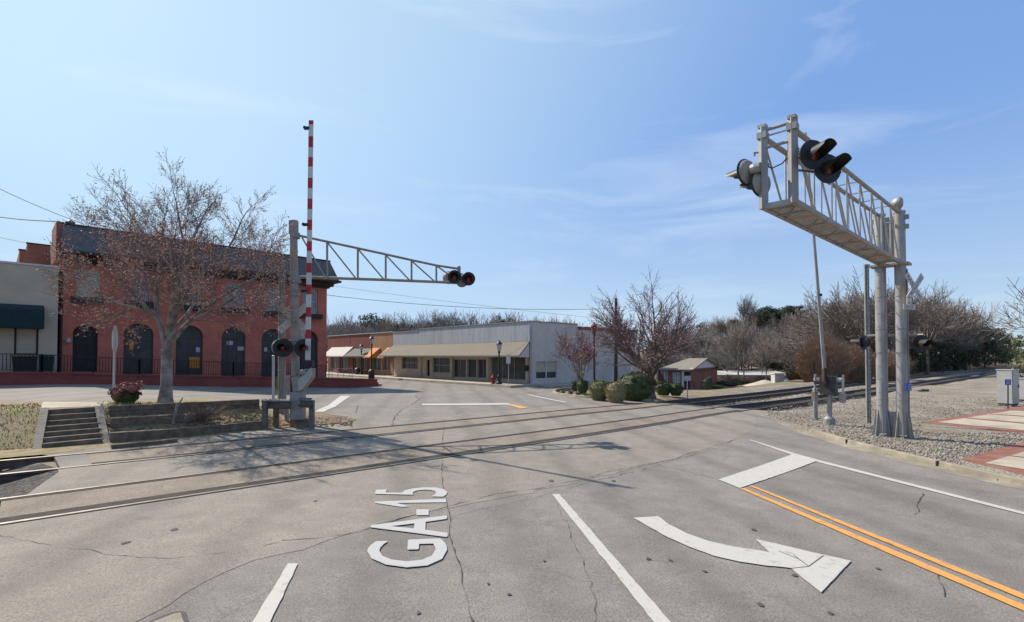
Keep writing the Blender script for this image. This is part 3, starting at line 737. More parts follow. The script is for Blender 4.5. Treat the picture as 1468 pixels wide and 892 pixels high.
# ------------------------------------------------------------------ buildings
def facade(poly, holes, reveal=.2):       # wall in local x-z at y=0 with real openings and their reveals
    bm = bmesh.new(); loops = []
    for L_ in [poly]+holes:
        vs = [bm.verts.new((p[0], 0, p[1])) for p in L_]; es = [bm.edges.new((vs[i], vs[(i+1) % len(vs)])) for i in range(len(vs))]; loops.append(vs)
    bmesh.ops.triangle_fill(bm, use_beauty=True, use_dissolve=False, edges=bm.edges[:])
    mb = MB(); bm.verts.index_update()
    idx = {v: i for i, v in enumerate(bm.verts)}
    mb.v = [tuple(v.co) for v in bm.verts]; mb.f = [tuple(idx[v] for v in f.verts) for f in bm.faces]
    for vs in loops[1:]:
        o = len(mb.v); n = len(vs); co = [v.co for v in vs]
        mb.v += [(c.x, 0, c.z) for c in co]+[(c.x, reveal, c.z) for c in co]
        mb.f += [(o+i, o+(i+1) % n, o+n+(i+1) % n, o+n+i) for i in range(n)]
    bm.free(); return mb
def rect(x0, x1, z0, z1): return [(x0, z0), (x1, z0), (x1, z1), (x0, z1)]
def archp(x0, x1, z0, z1, n=12):
    r = (x1-x0)/2; c = (x0+x1)/2; rz = min(r*.95, z1-z0)
    return [(x0, z0), (x1, z0)]+[(c+r*cos(pi*k/n), z1-rz+rz*sin(pi*k/n)) for k in range(n+1)]
def pane(poly, y): return MB().add([(x, y, z) for x, z in poly], [tuple(range(len(poly)))])
def frame_of(poly, y, t, dep=.06, inset=None):
    mb = MB(); n = len(poly)
    for i in range(n):
        a = poly[i]; b = poly[(i+1) % n]; mb.bar((a[0], y, a[1]), (b[0], y, b[1]), t*2, dep, up=(0, 1, 0))
    return mb
def window(root, poly, y, mpane, mfr, t=.05, muntins=(), name='window', label=None, pname='pane'):
    mb = frame_of(poly, y-.02, t)
    for a, b in muntins: mb.bar((a[0], y-.03, a[1]), (b[0], y-.03, b[1]), t*.9, .04, up=(0, 1, 0))
    w_ = obj(name, mb, mfr, root)
    if label: w_['label'] = label
    obj(pname, pane(poly, y), mpane, w_)
    return w_
def root_at(fr, name, label, cat, group=None): return thing(name, label, cat, fr.o, fr.rot, group)

# --- red brick building with arched ground floor
RB = Frame(*xy(2.8, 40.3), 0, DX, DY)
rb = root_at(RB, 'brick_building', 'red brick two storey building with arched openings and a dark slate mansard roof', 'building')
X0 = RB.X(85); X1 = RB.X(468); ZB = -.6; ZE = RB.loc(468, 408)[1]; ZT = RB.loc(300, 352)[1]
def rr(x0, x1, y0, y1, fr=RB, dep=0):     # pixel rectangle -> local rectangle
    a = fr.loc((x0+x1)/2, y1, dep)[1]; b = fr.loc((x0+x1)/2, y0, dep)[1]
    return fr.X(x0, dep), fr.X(x1, dep), a, b
arches = [(104, 140, 466, 533), (177, 220, 464, 537), (252, 291, 467, 538), (317.5, 352, 469.5, 539.5), (375, 407, 472, 541), (427, 456, 474, 542)]
uppers = [(108, 142), (185, 215), (259, 288), (322, 350), (381, 404), (433, 455)]
holes = []; ap = []; up = []
for a in arches:
    x0, x1, z0, z1 = rr(*a); p = archp(x0, x1, z0, z1); ap.append((p, x0, x1, z0, z1)); holes.append(p)
for a, b in uppers:
    m_ = (a+b)/2; yt = 386+(m_-125)*.0905; yb = 425.5+(m_-125)*.0745
    x0, x1, z0, z1 = rr(a, b, yt, yb); up.append((x0, x1, z0, z1)); holes.append(rect(x0, x1, z0, z1))
DEP = 14.0
wall = facade(rect(X0, X1, ZB, ZE+.25), holes, .28)
wall.add([(X0, 0, ZB), (X0, DEP, ZB), (X0, DEP, ZE+.25), (X0, 0, ZE+.25)], [(0, 1, 2, 3)])
wall.add([(X1, 0, ZB), (X1, DEP, ZB), (X1, DEP, ZE+.25), (X1, 0, ZE+.25)], [(0, 1, 2, 3)])
wall.add([(X0, DEP, ZB), (X1, DEP, ZB), (X1, DEP, ZE+.25), (X0, DEP, ZE+.25)], [(0, 1, 2, 3)])
for p, x0, x1, z0, z1 in ap:              # proud brick arch rings
    c = (x0+x1)/2; r = (x1-x0)/2; n = 12; rz = r*.95; zc = z1-rz
    for k in range(n):
        a0, a1 = pi*k/n, pi*(k+1)/n
        q = [(c+(r+.02)*cos(a0), zc+(rz+.02)*sin(a0)), (c+(r+.24)*cos(a0), zc+(rz+.24)*sin(a0)), (c+(r+.24)*cos(a1), zc+(rz+.24)*sin(a1)), (c+(r+.02)*cos(a1), zc+(rz+.02)*sin(a1))]
        wall.prism([(x, .02, z) for x, z in q], (0, -.07, 0))
obj('wall', wall, M['brick'], rb, fix=True)
for i, (p, x0, x1, z0, z1) in enumerate(ap):
    zc = z1-(x1-x0)/2*.95; cx = (x0+x1)/2
    if i == 0:
        d = obj('door', pane(p, .22), M['door'], rb)
        k = MB()
        for q in range(6):
            zz = z0+.35+q*.42; k.box((x0+.25, .19, zz), (cx-.08, .216, zz+.3)).box((cx+.08, .19, zz), (x1-.25, .216, zz+.3))
        obj('door_panel', k, M['dark_trim'], d)
    else:
        mu = [((x0, zc), (x1, zc))]
        if i != 3: mu += [((cx, z0), (cx, zc))]
        else: mu += [((x0+.5, z0), (x0+.5, zc)), ((x1-.5, z0), (x1-.5, zc))]
        wd = window(rb, p, .24, M['glass'], M['brown_trim'], .055, mu, name='arched_window' if i != 3 else 'arched_doorway')
# shop window contents seen through the glass: posters and notices
def stick(root, px0, px1, py0, py1, m, name, fr=RB, y=.2):
    x0, x1, z0, z1 = rr(px0, px1, py0, py1, fr); return obj(name, MB().box((x0, y, z0), (x1, y+.012, z1)), m, root)
stick(rb, 272, 288, 512, 528, M['poster'], 'orange_poster'); stick(rb, 282, 288, 498, 505, M['paper'], 'notice')
stick(rb, 326, 335, 489, 494.5, M['paper'], 'notice'); stick(rb, 341, 351, 497, 502.5, M['paper'], 'notice')
stick(rb, 186, 192, 487, 502, M['poster'], 'orange_poster'); stick(rb, 380, 384.5, 498, 504, M['paper'], 'notice')
for i, (x0, x1, z0, z1) in enumerate(up):
    cx = (x0+x1)/2; zm = (z0+z1)/2
    w_ = window(rb, rect(x0, x1, z0, z1), .2, M['blind'] if i == 0 else M['pale_glass'], M['trim'] if i else M['trim'], .045, [((x0, zm), (x1, zm)), ((cx, z0), (cx, z1))] if i else [((x0, zm), (x1, zm))], name='sash_window')
    obj('window_box', MB().box((x0-.25, -.38, z0-.42), (x1+.25, -.02, z0-.06)), M['dark_trim'], w_)
ro = MB(); zr = ZT; ze = ZE+.28
f0, f1, s0, s1 = -.25, -.95, X1+.12, X1+.62
vs = [(X0, f1, ze), (s1, f1, ze), (s1, DEP, ze), (X0, DEP, ze), (X0, f0, zr), (s0, f0, zr), (s0, DEP, zr), (X0, DEP, zr)]
ro.add(vs, [(0, 1, 5, 4), (1, 2, 6, 5), (2, 3, 7, 6), (3, 0, 4, 7), (4, 5, 6, 7)])
roof = obj('mansard_roof', ro, M['shingle'], rb, fix=True)
obj('roof_edge', MB().box((X0, f0-.05, zr), (s0+.05, f0+.12, zr+.1)).box((s0-.07, f0+.12, zr), (s0+.05, DEP, zr+.1)), M['dark_trim'], roof)
obj('eave', MB().box((X0, f1-.12, ze-.16), (s1+.14, DEP, ze-.002)).box((X0, -.45, ze-.46), (X1+.4, DEP-.1, ze-.162)).box((X0, -.2, ze-.62), (X1+.15, DEP-.2, ze-.463)), M['soffit'], rb)
cx = RB.X(96)
obj('parapet_pier', MB().box((X0-.25, -.3, ze-.5), (X0+.08, 3, zr+.12)), M['brown_brick'], rb)
obj('chimney_pot', MB().lathe((X0+.45, .8, zr-.1), (0, 0, 1), [(.16, 0), (.16, .35), (.24, .36), (.24, .5), (.1, .62)], 10), M['dark_steel'], rb)
obj('downspout', MB().tube([(X0+.05, -.09, ze-.5), (X0+.05, -.09, 1.2), (X0+.2, -.2, .95)], .06, 8), M['dark_trim'], rb)
lx, lz = RB.loc(98, 489)
obj('wall_lamp', MB().lathe((lx, -.16, lz), (0, 0, 1), [(.05, -.14), (.13, -.08), (.15, .05), (.05, .16)], 10), M['lamp_glass'], rb)
# porch in front of it: a raised brick terrace with steps at its right end
PF = Frame(*xy(0, 37.7), 0, DX, DY)
pr = thing('brick_terrace', 'raised dark red brick terrace with end steps at the foot of the brick building', 'terrace', PF.o, PF.rot)
cols = [(-40, 536, 549), (60, 536, 549.5), (200, 539.5, 552), (335, 541.5, 554.5), (468, 543.5, 556), (541, 545, 556.5)]
def pz(px, py): return PF.loc(px, py)
tm = MB(); px_, zz_ = [], []
for c in cols:
    x, z = pz(c[0], c[1]); px_.append(x); zz_.append(z)
for i in range(len(px_)-1):
    a, b = px_[i], px_[i+1]; za, zb = zz_[i], zz_[i+1]
    tm.add([(a, 0, -.8), (b, 0, -.8), (b, 0, zb), (a, 0, za), (a, 2.55, za), (b, 2.55, zb), (b, 5.2 if i >= 4 else 2.55, zb), (b, 5.2 if i >= 4 else 2.55, -.8)], [(0, 1, 2, 3), (3, 2, 5, 4)])
    if i == 4:
        tm.add([(a, 2.55, za), (b, 2.55, zb), (b, 7, zb), (a+.3, 7, za)], [(0, 1, 2, 3)]); tm.add([(b, 0, -.8), (b, 7, -.8), (b, 7, zb), (b, 0, zb)], [(0, 1, 2, 3)])
obj('terrace_wall', tm, M['porch_brick'], pr)
cp = MB()
for i in range(len(px_)-1): cp.bar((px_[i], .1, zz_[i]+.05), (px_[i+1], .1, zz_[i+1]+.05), .3, .1)
obj('coping', cp, M['porch_brick'], pr)
xe = px_[-1]; ze_ = zz_[-1]
for k in range(4): obj('step', MB().box((xe+.003+k*.32, .35+k*.001, -.8), (xe+.32+k*.32, 3.2, ze_-.19*(k+1))), M['porch_brick'], pr)
# railing along the terrace edge
def railing(name, label, pts, m, h=.95, gap=.14, cat='railing', wid=.022, posts=1.8):
    o = thing(name, label, cat, pts[0]); top = MB(); bal = MB(); ps = MB()
    pts = [Vector(p) for p in pts]; up_ = Vector((0, 0, 1))
    for a, b in zip(pts, pts[1:]):
        top.bar(a+up_*h, b+up_*h, .05, .04).bar(a+up_*.1, b+up_*.1, .04, .03)
        n = max(1, int((b-a).length/gap))
        for k in range(n): q = a.lerp(b, (k+.5)/n); bal.bar(q+up_*.1, q+up_*(h-.02), wid)
        n = max(1, int((b-a).length/posts))
        for k in range(n+1): q = a.lerp(b, k/n); ps.bar(q, q+up_*(h+.04), .05)
    obj('handrail', top, m, o, world=True); obj('balusters', bal, m, o, world=True); obj('posts', ps, m, o, world=True)
    return o
railing('iron_railing', 'black iron railing on top of the dark red brick terrace', [PF.w(px_[i], .1, zz_[i]+.1) for i in range(5)], M['dark_trim'])
rp = [PF.w(PF.X(472, 5), 5, ze_), PF.w(PF.X(505, 5), 5, ze_)]
railing('pale_railing', 'pale handrail on the terrace beside the far shops at the brick building corner', rp, M['sign_back'], .9, .5, wid=.03)

# --- cream building at the left edge
CB = Frame(*(RB.w(0, -.35, 0)), DX, DY)
cb = root_at(CB, 'cream_building', 'cream rendered building with a dark green awning at the left edge', 'building')
x1c = CB.X(82); x0c = x1c-16; zt = CB.loc(82, 384)[1]
wx = rr(20, 55, 468, 509, CB)
wl = facade(rect(x0c, x1c, -.5, zt), [rect(*wx)], .18)
wl.add([(x0c, 0, -.5), (x0c, 12, -.5), (x0c, 12, zt), (x0c, 0, zt)], [(0, 1, 2, 3)]); wl.add([(x1c, 0, -.5), (x1c, 12, -.5), (x1c, 12, zt), (x1c, 0, zt)], [(0, 1, 2, 3)])
wl.add([(x0c, 0, zt-.02), (x1c, 0, zt-.02), (x1c, 12, zt-.02), (x0c, 12, zt-.02)], [(0, 1, 2, 3)])
obj('wall', wl, M['cream'], cb, fix=True)
obj('coping', MB().box((x0c, -.06, zt), (x1c+.02, .3, zt+.1)), M['trim'], cb)
window(cb, rect(*wx), .12, M['blind'], M['dark_trim'], .09)
ax0, ax1, az0, az1 = rr(-120, 63, 438, 467, CB, -1.1)
aw = MB().prism([(ax0, 0, az0-.05), (ax0, -1.1, az0-.05), (ax0, -1.1, az1-.1), (ax0, -.9, az1+.05), (ax0, 0, az1+.25)], (ax1-ax0, 0, 0))
obj('awning', aw, M['green'], cb, fix=True)
# stepped brick gable behind
GB = Frame(*RB.w(0, 9, 0), DX, DY)
gb = root_at(GB, 'stepped_brick_building', 'dark brick building with a stepped parapet rising behind the cream building', 'building')
xa = GB.X(25); xb = GB.X(36); xc = GB.X(86); za = GB.loc(30, 359)[1]; zb = GB.loc(50, 350.5)[1]
mb = MB().prism([(xa, 0, -.5), (xc, 0, -.5), (xc, 0, zb), (xb, 0, zb), (xb, 0, za), (xa, 0, za)], (0, 8, 0))
obj('wall', mb, M['brown_brick'], gb, fix=True)
obj('coping', MB().box((xb-.05, -.06, zb), (xc, .35, zb+.09)).box((xa-.05, -.06, za), (xb-.051, .35, za+.09)), M['soffit'], gb)

# wheeled bins on the terrace
def bin_(px0, px1, py0, py1, label, m, ml):
    dep = 1.2; fr = Frame(*PF.w(0, dep, 0), DX, DY); x0, x1, z0, z1 = rr(px0, px1, py0, py1, fr)
    q = fr.w((x0+x1)/2, 0, z0); o = thing('wheeled_bin', label, 'bin', q, fr.rot); w_ = (x1-x0)/2; h = z1-z0
    b = MB(); b.add([(-w_*.85, -.28, .06), (w_*.85, -.28, .06), (w_*.85, .28, .06), (-w_*.85, .28, .06), (-w_, -.36, h*.9), (w_, -.36, h*.9), (w_, .36, h*.9), (-w_, .36, h*.9)], [(0, 3, 2, 1), (4, 5, 6, 7), (0, 1, 5, 4), (1, 2, 6, 5), (2, 3, 7, 6), (3, 0, 4, 7)])
    obj('body', b, m, o)
    l = MB(); l.prism([(-w_-.03, -.4, h*.9+.004), (-w_-.03, -.4, h*.94), (-w_-.03, .1, h), (-w_-.03, .4, h*.96), (-w_-.03, .4, h*.9+.004)], (2*w_+.06, 0, 0)); obj('lid', l, ml, o, fix=True)
    for s in (-1, 1): obj('wheel', MB().lathe((s*w_*.8, .34, .11), (1, 0, 0), [(.11, -.03), (.11, .03)], 10), M['black'], o)
bin_(17, 54, 508.5, 534, 'wide dark wheeled bin with a yellow lid under the blind window', M['dark_trim'], M['yellow_lid'])
bin_(56, 77, 509, 534, 'narrower dark green wheeled bin next to the downspout', M['green_bin'], M['green_bin'])

# --- white commercial building with shingled canopy
wb = root_at(WH, 'white_storefront_building', 'long white single storey building with metal parapet and shingled canopy across the street', 'building')
XL = WH.X(564.5); 
def wz(px, py, dep=0): return WH.loc(px, py, dep)[1]
zp = wz(700, 465.3); zc_ = wz(700, 491.2); zst = zp-.18; xs_ = WH.X(602)
win = [rr(576, 599, 512, 529, WH), rr(620, 645, 513, 534.5, WH), rr(649, 668, 515, 541, WH), rr(669.5, 683, 515, 541.5, WH), rr(684, 698, 515, 542, WH), rr(703, 753, 511, 544, WH), rr(611.5, 616, 516, 539, WH)]
D2 = WH.loc(828, 500)  # not used for depth
SW = Frame(*WH.w(0, 0, 0), .734, .68)      # the side wall plane, x running away from the corner
xs = SW.X(828)
fw = facade(rect(XL, 0, -.7, zc_+.2), [rect(*q) for q in win], .3)
obj('storefront_wall', fw, M['off_wall'], wb, fix=True)
pp = MB().box((XL, -.06, zc_), (xs_-.001, .3, zst)).box((xs_, -.08, zc_), (0, .3, zp))
obj('metal_parapet', pp, M['metal_white'], wb)
obj('parapet_cap', MB().box((XL, -.12, zst), (xs_-.002, .34, zst+.07)).box((xs_-.05, -.14, zp), (.04, .34, zp+.08)), M['galv_rust'], wb)
# side wall (local: x=0 plane running back)
sw_hole = rr(768.5, 798.5, 518, 543, SW)
sm = facade(rect(.301, xs, -1.2, zp), [rect(*sw_hole)], .2)
sm.v = [(0-y, x, z) for x, y, z in sm.v]; sm.v = [(-abs(a) if a else 0.0, b, c) for a, b, c in sm.v]
sm.box((0, .0, -.7), (-.25, .30, zc_-.002))
obj('side_wall', sm, M['white_wall'], wb, fix=True)
obj('side_cap', MB().box((-.3, .36, zp), (.06, xs, zp+.08)), M['galv_rust'], wb)
zrf = zp-.6
obj('flat_roof', MB().box((XL, .301, zrf), (-.26, xs, zrf+.1)), M['roof_grey'], wb)
obj('back_wall', MB().box((XL, xs-.3, -1.2), (-.26, xs, zp-.2)).box((XL, .31, -.7), (XL+.3, xs-.31, zrf-.005)), M['white_wall'], wb)
x0, x1, z0, z1 = sw_hole
fr_ = MB()
for a, b in (((x0, z0), (x1, z0)), ((x0, z1), (x1, z1)), ((x0, z0), (x0, z1)), ((x1, z0), (x1, z1)), (((x0+x1)/2, z0), ((x0+x1)/2, z1))): fr_.bar((-.1, a[0], a[1]), (-.1, b[0], b[1]), .09, .09)
sw_ = obj('side_window', fr_, M['trim'], wb)
obj('pane', MB().add([(-.14, x0, z0+.9*0+(z1-z0)*.38), (-.14, x1, z0+(z1-z0)*.38), (-.14, x1, z1), (-.14, x0, z1)], [(0, 1, 2, 3)]), M['blind'], sw_)
obj('lower_pane', MB().add([(-.14, x0, z0), (-.14, x1, z0), (-.14, x1, z0+(z1-z0)*.38), (-.14, x0, z0+(z1-z0)*.38)], [(0, 1, 2, 3)]), M['glass'], sw_)
mats_ = ['shop_glass', 'shop_glass', 'shop_glass', 'shop_glass', 'shop_glass', 'green_glass', 'door']
for i, q in enumerate(win):
    x0, x1, z0, z1 = q; mu = []
    if i in (0, 1): mu = [((x0+(x1-x0)*k/3, z0), (x0+(x1-x0)*k/3, z1)) for k in (1, 2)]+[((x0, lerp(z0, z1, .5)), (x1, lerp(z0, z1, .5)))]
    if i in (2, 4): mu = [((x0+(x1-x0)*k/2, z0), (x0+(x1-x0)*k/2, z1)) for k in (1,)]
    if i == 5: mu = [((x0+(x1-x0)*k/3, z0), (x0+(x1-x0)*k/3, z1)) for k in (1, 2)]
    w_ = window(wb, rect(*q), .22, M[mats_[i]], M['sign_back'] if i != 6 else M['dark_trim'], .045, mu, name='shop_window' if i not in (3, 6) else 'shop_door')
cdep = -2.0
zl = WH.loc(744, 509.7, cdep)[1]; xr = WH.X(744, cdep); xr0 = WH.X(760)
xl = XL+.02
cn = MB(); cn.add([(xl, -.05, zc_), (xr0, -.05, zc_), (xr, cdep, zl), (xl, cdep, zl), (xl, -.05, zc_-.12), (xr0, -.05, zc_-.12), (xr, cdep, zl-.14), (xl, cdep, zl-.14)], [(0, 1, 2, 3), (4, 7, 6, 5), (3, 2, 6, 7), (1, 5, 6, 2), (0, 3, 7, 4)])
obj('canopy', cn, M['tan_shingle'], wb, fix=True)
obj('canopy_soffit', MB().add([(xl, -.08, zl-.1), (xr0-.2, -.08, zl-.1), (xr-.05, cdep+.05, zl-.1), (xl, cdep+.05, zl-.1)], [(0, 1, 2, 3)]), M['off_wall'], wb)
obj('canopy_end', MB().add([(xr0-.02, -.08, zc_-.125), (xr-.02, cdep+.02, zl-.142), (xr0-.02, -.08, zl-.142)], [(0, 1, 2)]), M['trim'], wb)
for px in (604, 648, 700): 
    xx = WH.X(px, 0); obj('pilaster', MB().box((xx-.16, -.12, -.7), (xx+.16, -.003, zl-.11)), M['off_wall'], wb)
obj('meter_box', MB().box((WH.X(754.5), -.25, wz(756, 532)), (WH.X(758), -.003, wz(756, 524))), M['dark_trim'], wb)
obj('gutter', MB().tube([(.07, .1, zp-.5), (.07, .1, .2)], .03, 6), M['sign_back'], wb)
# rear extension with the brick coping
EX = Frame(*WH.w(.25, xs+.02, 0), .734, .68)
ex = thing('rear_warehouse', 'plain grey rear warehouse wall with brick coping behind the crape myrtle', 'building', EX.o, EX.rot)
ze2 = EX.loc(835, 473)[1]; xe2 = EX.X(914)
obj('wall', MB().box((.002, .0, -2.2), (xe2, 12, ze2)), M['white_wall'], ex)
obj('coping', MB().box((.002, -.06, ze2+.002), (xe2, .4, ze2+.3)), M['brown_brick'], ex)

# --- three shops further left
def shop(name, label, px0, px1, ytop, ysill, mw, awn, aw_m, win_m=None, top_m=None):
    fr = Frame(*WH.w(0, 0, 0), .68, -.734)
    x0, x1 = fr.X(px0)+.02, fr.X(px1)-.02; mid = (px0+px1)/2
    r = root_at(fr, name, label, 'shop'); zt = fr.loc(mid, ytop)[1]; zs = fr.loc(mid, ysill)[1]
    sg = rr(px0+4, mid-1, ysill+14, 531, fr); sg2 = rr(mid+1.5, px1-4, ysill+14, 531, fr)
    w_ = facade(rect(x0, x1, -.3, zt), [rect(*sg), rect(*sg2)], .3)
    w_.add([(x1, 0, -.3), (x1, 14, -.3), (x1, 14, zt), (x1, 0, zt)], [(0, 1, 2, 3)]); w_.add([(x0, 0, -.3), (x0, 14, -.3), (x0, 14, zt), (x0, 0, zt)], [(0, 1, 2, 3)])
    w_.add([(x0, 0, zt-.3), (x1, 0, zt-.3), (x1, 14, zt-.3), (x0, 14, zt-.3)], [(0, 1, 2, 3)])
    obj('wall', w_, mw, r, fix=True); obj('coping', MB().box((x0, -.08, zt), (x1, .35, zt+.1)), M['sign_back'], r)
    for q in (sg, sg2): window(r, rect(*q), .22, M['shop_glass'], M['off_wall'], .06, [(((q[0]+q[1])/2, q[2]), ((q[0]+q[1])/2, q[3]))], name='shop_window')
    for a0, a1, y0, y1 in awn:
        dep = -1.4; zb = fr.loc((a0+a1)/2, y1, dep)[1]; zt2 = fr.loc((a0+a1)/2+4, y0)[1]
        b0, b1 = fr.X(a0, dep), fr.X(a1, dep)
        mb = MB().prism([(b0, -.03, zt2), (b0, -.03, zb), (b0, dep, zb-.02), (b0, dep, zb+.12)], (b1-b0, 0, 0)); obj('awning', mb, aw_m, r, fix=True)
    return r
shop('tan_brick_shop', 'tan brick shop with a pair of orange awnings joined to the long white building', 530, 564, 477.6, 497, M['tan_brick'], [(520, 530, 499, 513), (540.5, 551, 498.5, 513.5)], M['orange'])
shop('brown_brick_shop', 'dark brick shop with a grey awning between the orange and the white awnings', 502, 529.7, 479.5, 499, M['shop_brick'], [(492, 521, 500, 512)], M['grey_canvas'])
shop('dark_brick_shop', 'dark brick shop under a pale canvas awning nearest the red building corner', 470, 501.7, 481.5, 497, M['shop_brick'], [(462, 492, 498, 511.5)], M['white_canvas'])

# --- small depot house
DH = Frame(P(991, 560, 49).x, 49, 0, .83, -.55)
dh = root_at(DH, 'depot_house', 'small brick depot house with pale shingle roof beyond the tracks', 'house')
zf = -1.15; ze_d = DH.loc(991, 529)[1]; zrd = DH.loc(1012, 514)[1]
xl = DH.X(944)
q1 = rr(964, 975, 534, 549, DH); q2 = rr(943, 957, 531.5, 552, DH); q3 = rr(980.5, 989.5, 532, 561.3, DH)
w_ = facade(rect(xl, 0, zf-.3, ze_d), [rect(*q) for q in (q1, q2, q3)], .15)
dw = MB()
obj('wall', w_, M['brown_brick'], dh, fix=True)
# gable end runs away to the right
GX = Frame(*DH.w(0, 0, 0), .56, .83); gl_ = GX.X(1028)
n_ = DH.rot; c_, s_ = cos(GX.rot-n_), sin(GX.rot-n_); e2 = Vector((c_, s_, 0))*gl_
p0 = Vector((0, 0, 0)); pm = e2*.5
obj('gable_wall', MB().prism([(.004, .004, zf-.3), (e2.x, e2.y, zf-.3), (e2.x, e2.y, ze_d), (.004, .004, ze_d)], (-.2, .12, 0)), M['brown_brick'], dh, fix=True)
obj('gable', MB().prism([(.02, -.02, ze_d+.01), (e2.x+.1, e2.y-.02, ze_d+.01), (pm.x, pm.y-.02, zrd-.06)], (-.25, .1, 0)), M['trim'], dh, fix=True)
rf = MB(); o1 = Vector((.25, -.35, ze_d-.06)); o2 = e2+Vector((.35, .2, ze_d-.06)); o3 = pm+Vector((.25, -.05, zrd)); sh = Vector((xl-.3, 0, 0))
rf.add([o1, o3, o3+sh*.55, o1+sh], [(0, 1, 2, 3)]); rf.add([o1+sh, o3+sh*.55, o2+sh], [(0, 1, 2)]); rf.add([o2, o3, o3+sh*.55, o2+sh], [(0, 1, 2, 3)])
th = Vector((0, 0, -.1)); rf.add([o1+th, o1+sh+th, o2+sh+th, o2+th], [(0, 1, 2, 3)])
rf.add([o1, o3, o3+th, o1+th], [(0, 1, 2, 3)]); rf.add([o2, o3, o3+th, o2+th], [(0, 1, 2, 3)]); rf.add([o1, o1+sh, o1+sh+th, o1+th], [(0, 1, 2, 3)])
obj('roof', rf, M['depot_roof'], dh)
for q in (q1, q2):
    x0, x1, z0, z1 = q
    window(dh, rect(*q), .1, M['pale_glass'], M['trim'], .09, [((lerp(x0, x1, k/3), z0), (lerp(x0, x1, k/3), z1)) for k in (1, 2)]+[((x0, (z0+z1)/2), (x1, (z0+z1)/2))])
d = obj('door', pane(rect(*q3), .1), M['navy'], dh)
obj('door_frame', MB().bar((q3[0]-.12, -.02, q3[2]), (q3[0]-.12, -.02, q3[3]), .22, .06).bar((q3[0], -.02, q3[3]), (q3[1], -.02, q3[3]), .06, .1), M['trim'], d)

# --- far industrial shed, gravel piles, block
IS = Frame(P(1030, 540, 82).x, 82, 0, 1, -.12)
isd = root_at(IS, 'industrial_shed', 'low white industrial shed with bright flat roof below the wooded hill', 'building')
xa, xb = IS.X(1026), IS.X(1140); zr0 = IS.loc(1080, 538.5)[1]; zr1 = IS.loc(1080, 533.5)[1]
obj('wall', MB().box((xa, 0, -3), (xb, 8, zr0)), M['white_wall'], isd)
obj('roof', MB().prism([(xa-.3, -.5, zr0), (xb+.3, -.5, zr0), (xb+.3, 9, zr0+.35), (xa-.3, 9, zr0+.35)], (0, 0, .15)), M['white_roof'], isd, fix=True)
obj('loading_door', MB().box((IS.X(1062), -.05, -3), (IS.X(1080), -.002, zr0-.4)), M['grey_steel'], isd)
IR = Frame(P(1045, 540, 104).x, 104, 0, 1, -.1)
ird = root_at(IR, 'rusty_shed', 'long shed with a rusty streaked roof behind the white industrial shed', 'building')
xa, xb = IR.X(1042), IR.X(1128); zr0 = IR.loc(1080, 534)[1]; zr1 = IR.loc(1080, 528.3)[1]
obj('wall', MB().box((xa, 0, -3), (xb, 10, zr0)), M['cream'], ird)
obj('roof', MB().prism([(xa, -.4, zr0+.01), (xb, -.4, zr0+.01), (xb, 10, zr0+1.6), (xa, 10, zr0+1.6)], (0, 0, .15)), M['rusty_roof'], ird, fix=True)
def pile(px, py0, pyt, hw, Y, label, m, seed):
    r = random.Random(seed); c = P(px, py0, Y); c.z = g(c.x, c.y); top = P(px, pyt, Y).z; rad = hw*Y/FPX; mb = MB(); n = 26; K = 9
    h = top-(c.z-.4)
    for j in range(K+1):
        t = j/K
        for k in range(n):
            a = 2*pi*k/n; q = rad*(1-t)*(1+.07*sin(3*a+seed)+r.uniform(-.03, .03))
            mb.v.append((c.x+cos(a)*q, c.y+sin(a)*q*.8, c.z-.4+h*(1-(1-t)**1.05)+r.uniform(-.03, .03)))
    for j in range(K):
        for k in range(n): mb.f.append((j*n+k, j*n+(k+1) % n, (j+1)*n+(k+1) % n, (j+1)*n+k))
    o = obj('gravel_pile', mb, m, smooth=True); return tag(o, label, 'gravel pile')
pile(1097, 559, 544.5, 42, 60, 'broad tan gravel pile left of the pale concrete block', M['pile'], 1)
pile(1129, 556, 543, 26, 63, 'smaller whitish gravel pile right of the pale concrete block', M['pale_pile'], 2)
c = P(1115, 557, 59); c.z = g(c.x, c.y)+.2; tp = P(1115, 536.5, 59)
cbk = thing('concrete_block', 'pale upright concrete block between two gravel piles', 'concrete block', (c.x, 59, c.z-.2))
obj('block', MB().box((-.55, -.45, 0), (.5, .45, tp.z-c.z+.2)), M['pale_pile'], cbk)
obj('cap', MB().box((-.62, -.5, tp.z-c.z+.203), (.57, .5, tp.z-c.z+.33)), M['pale_pile'], cbk)

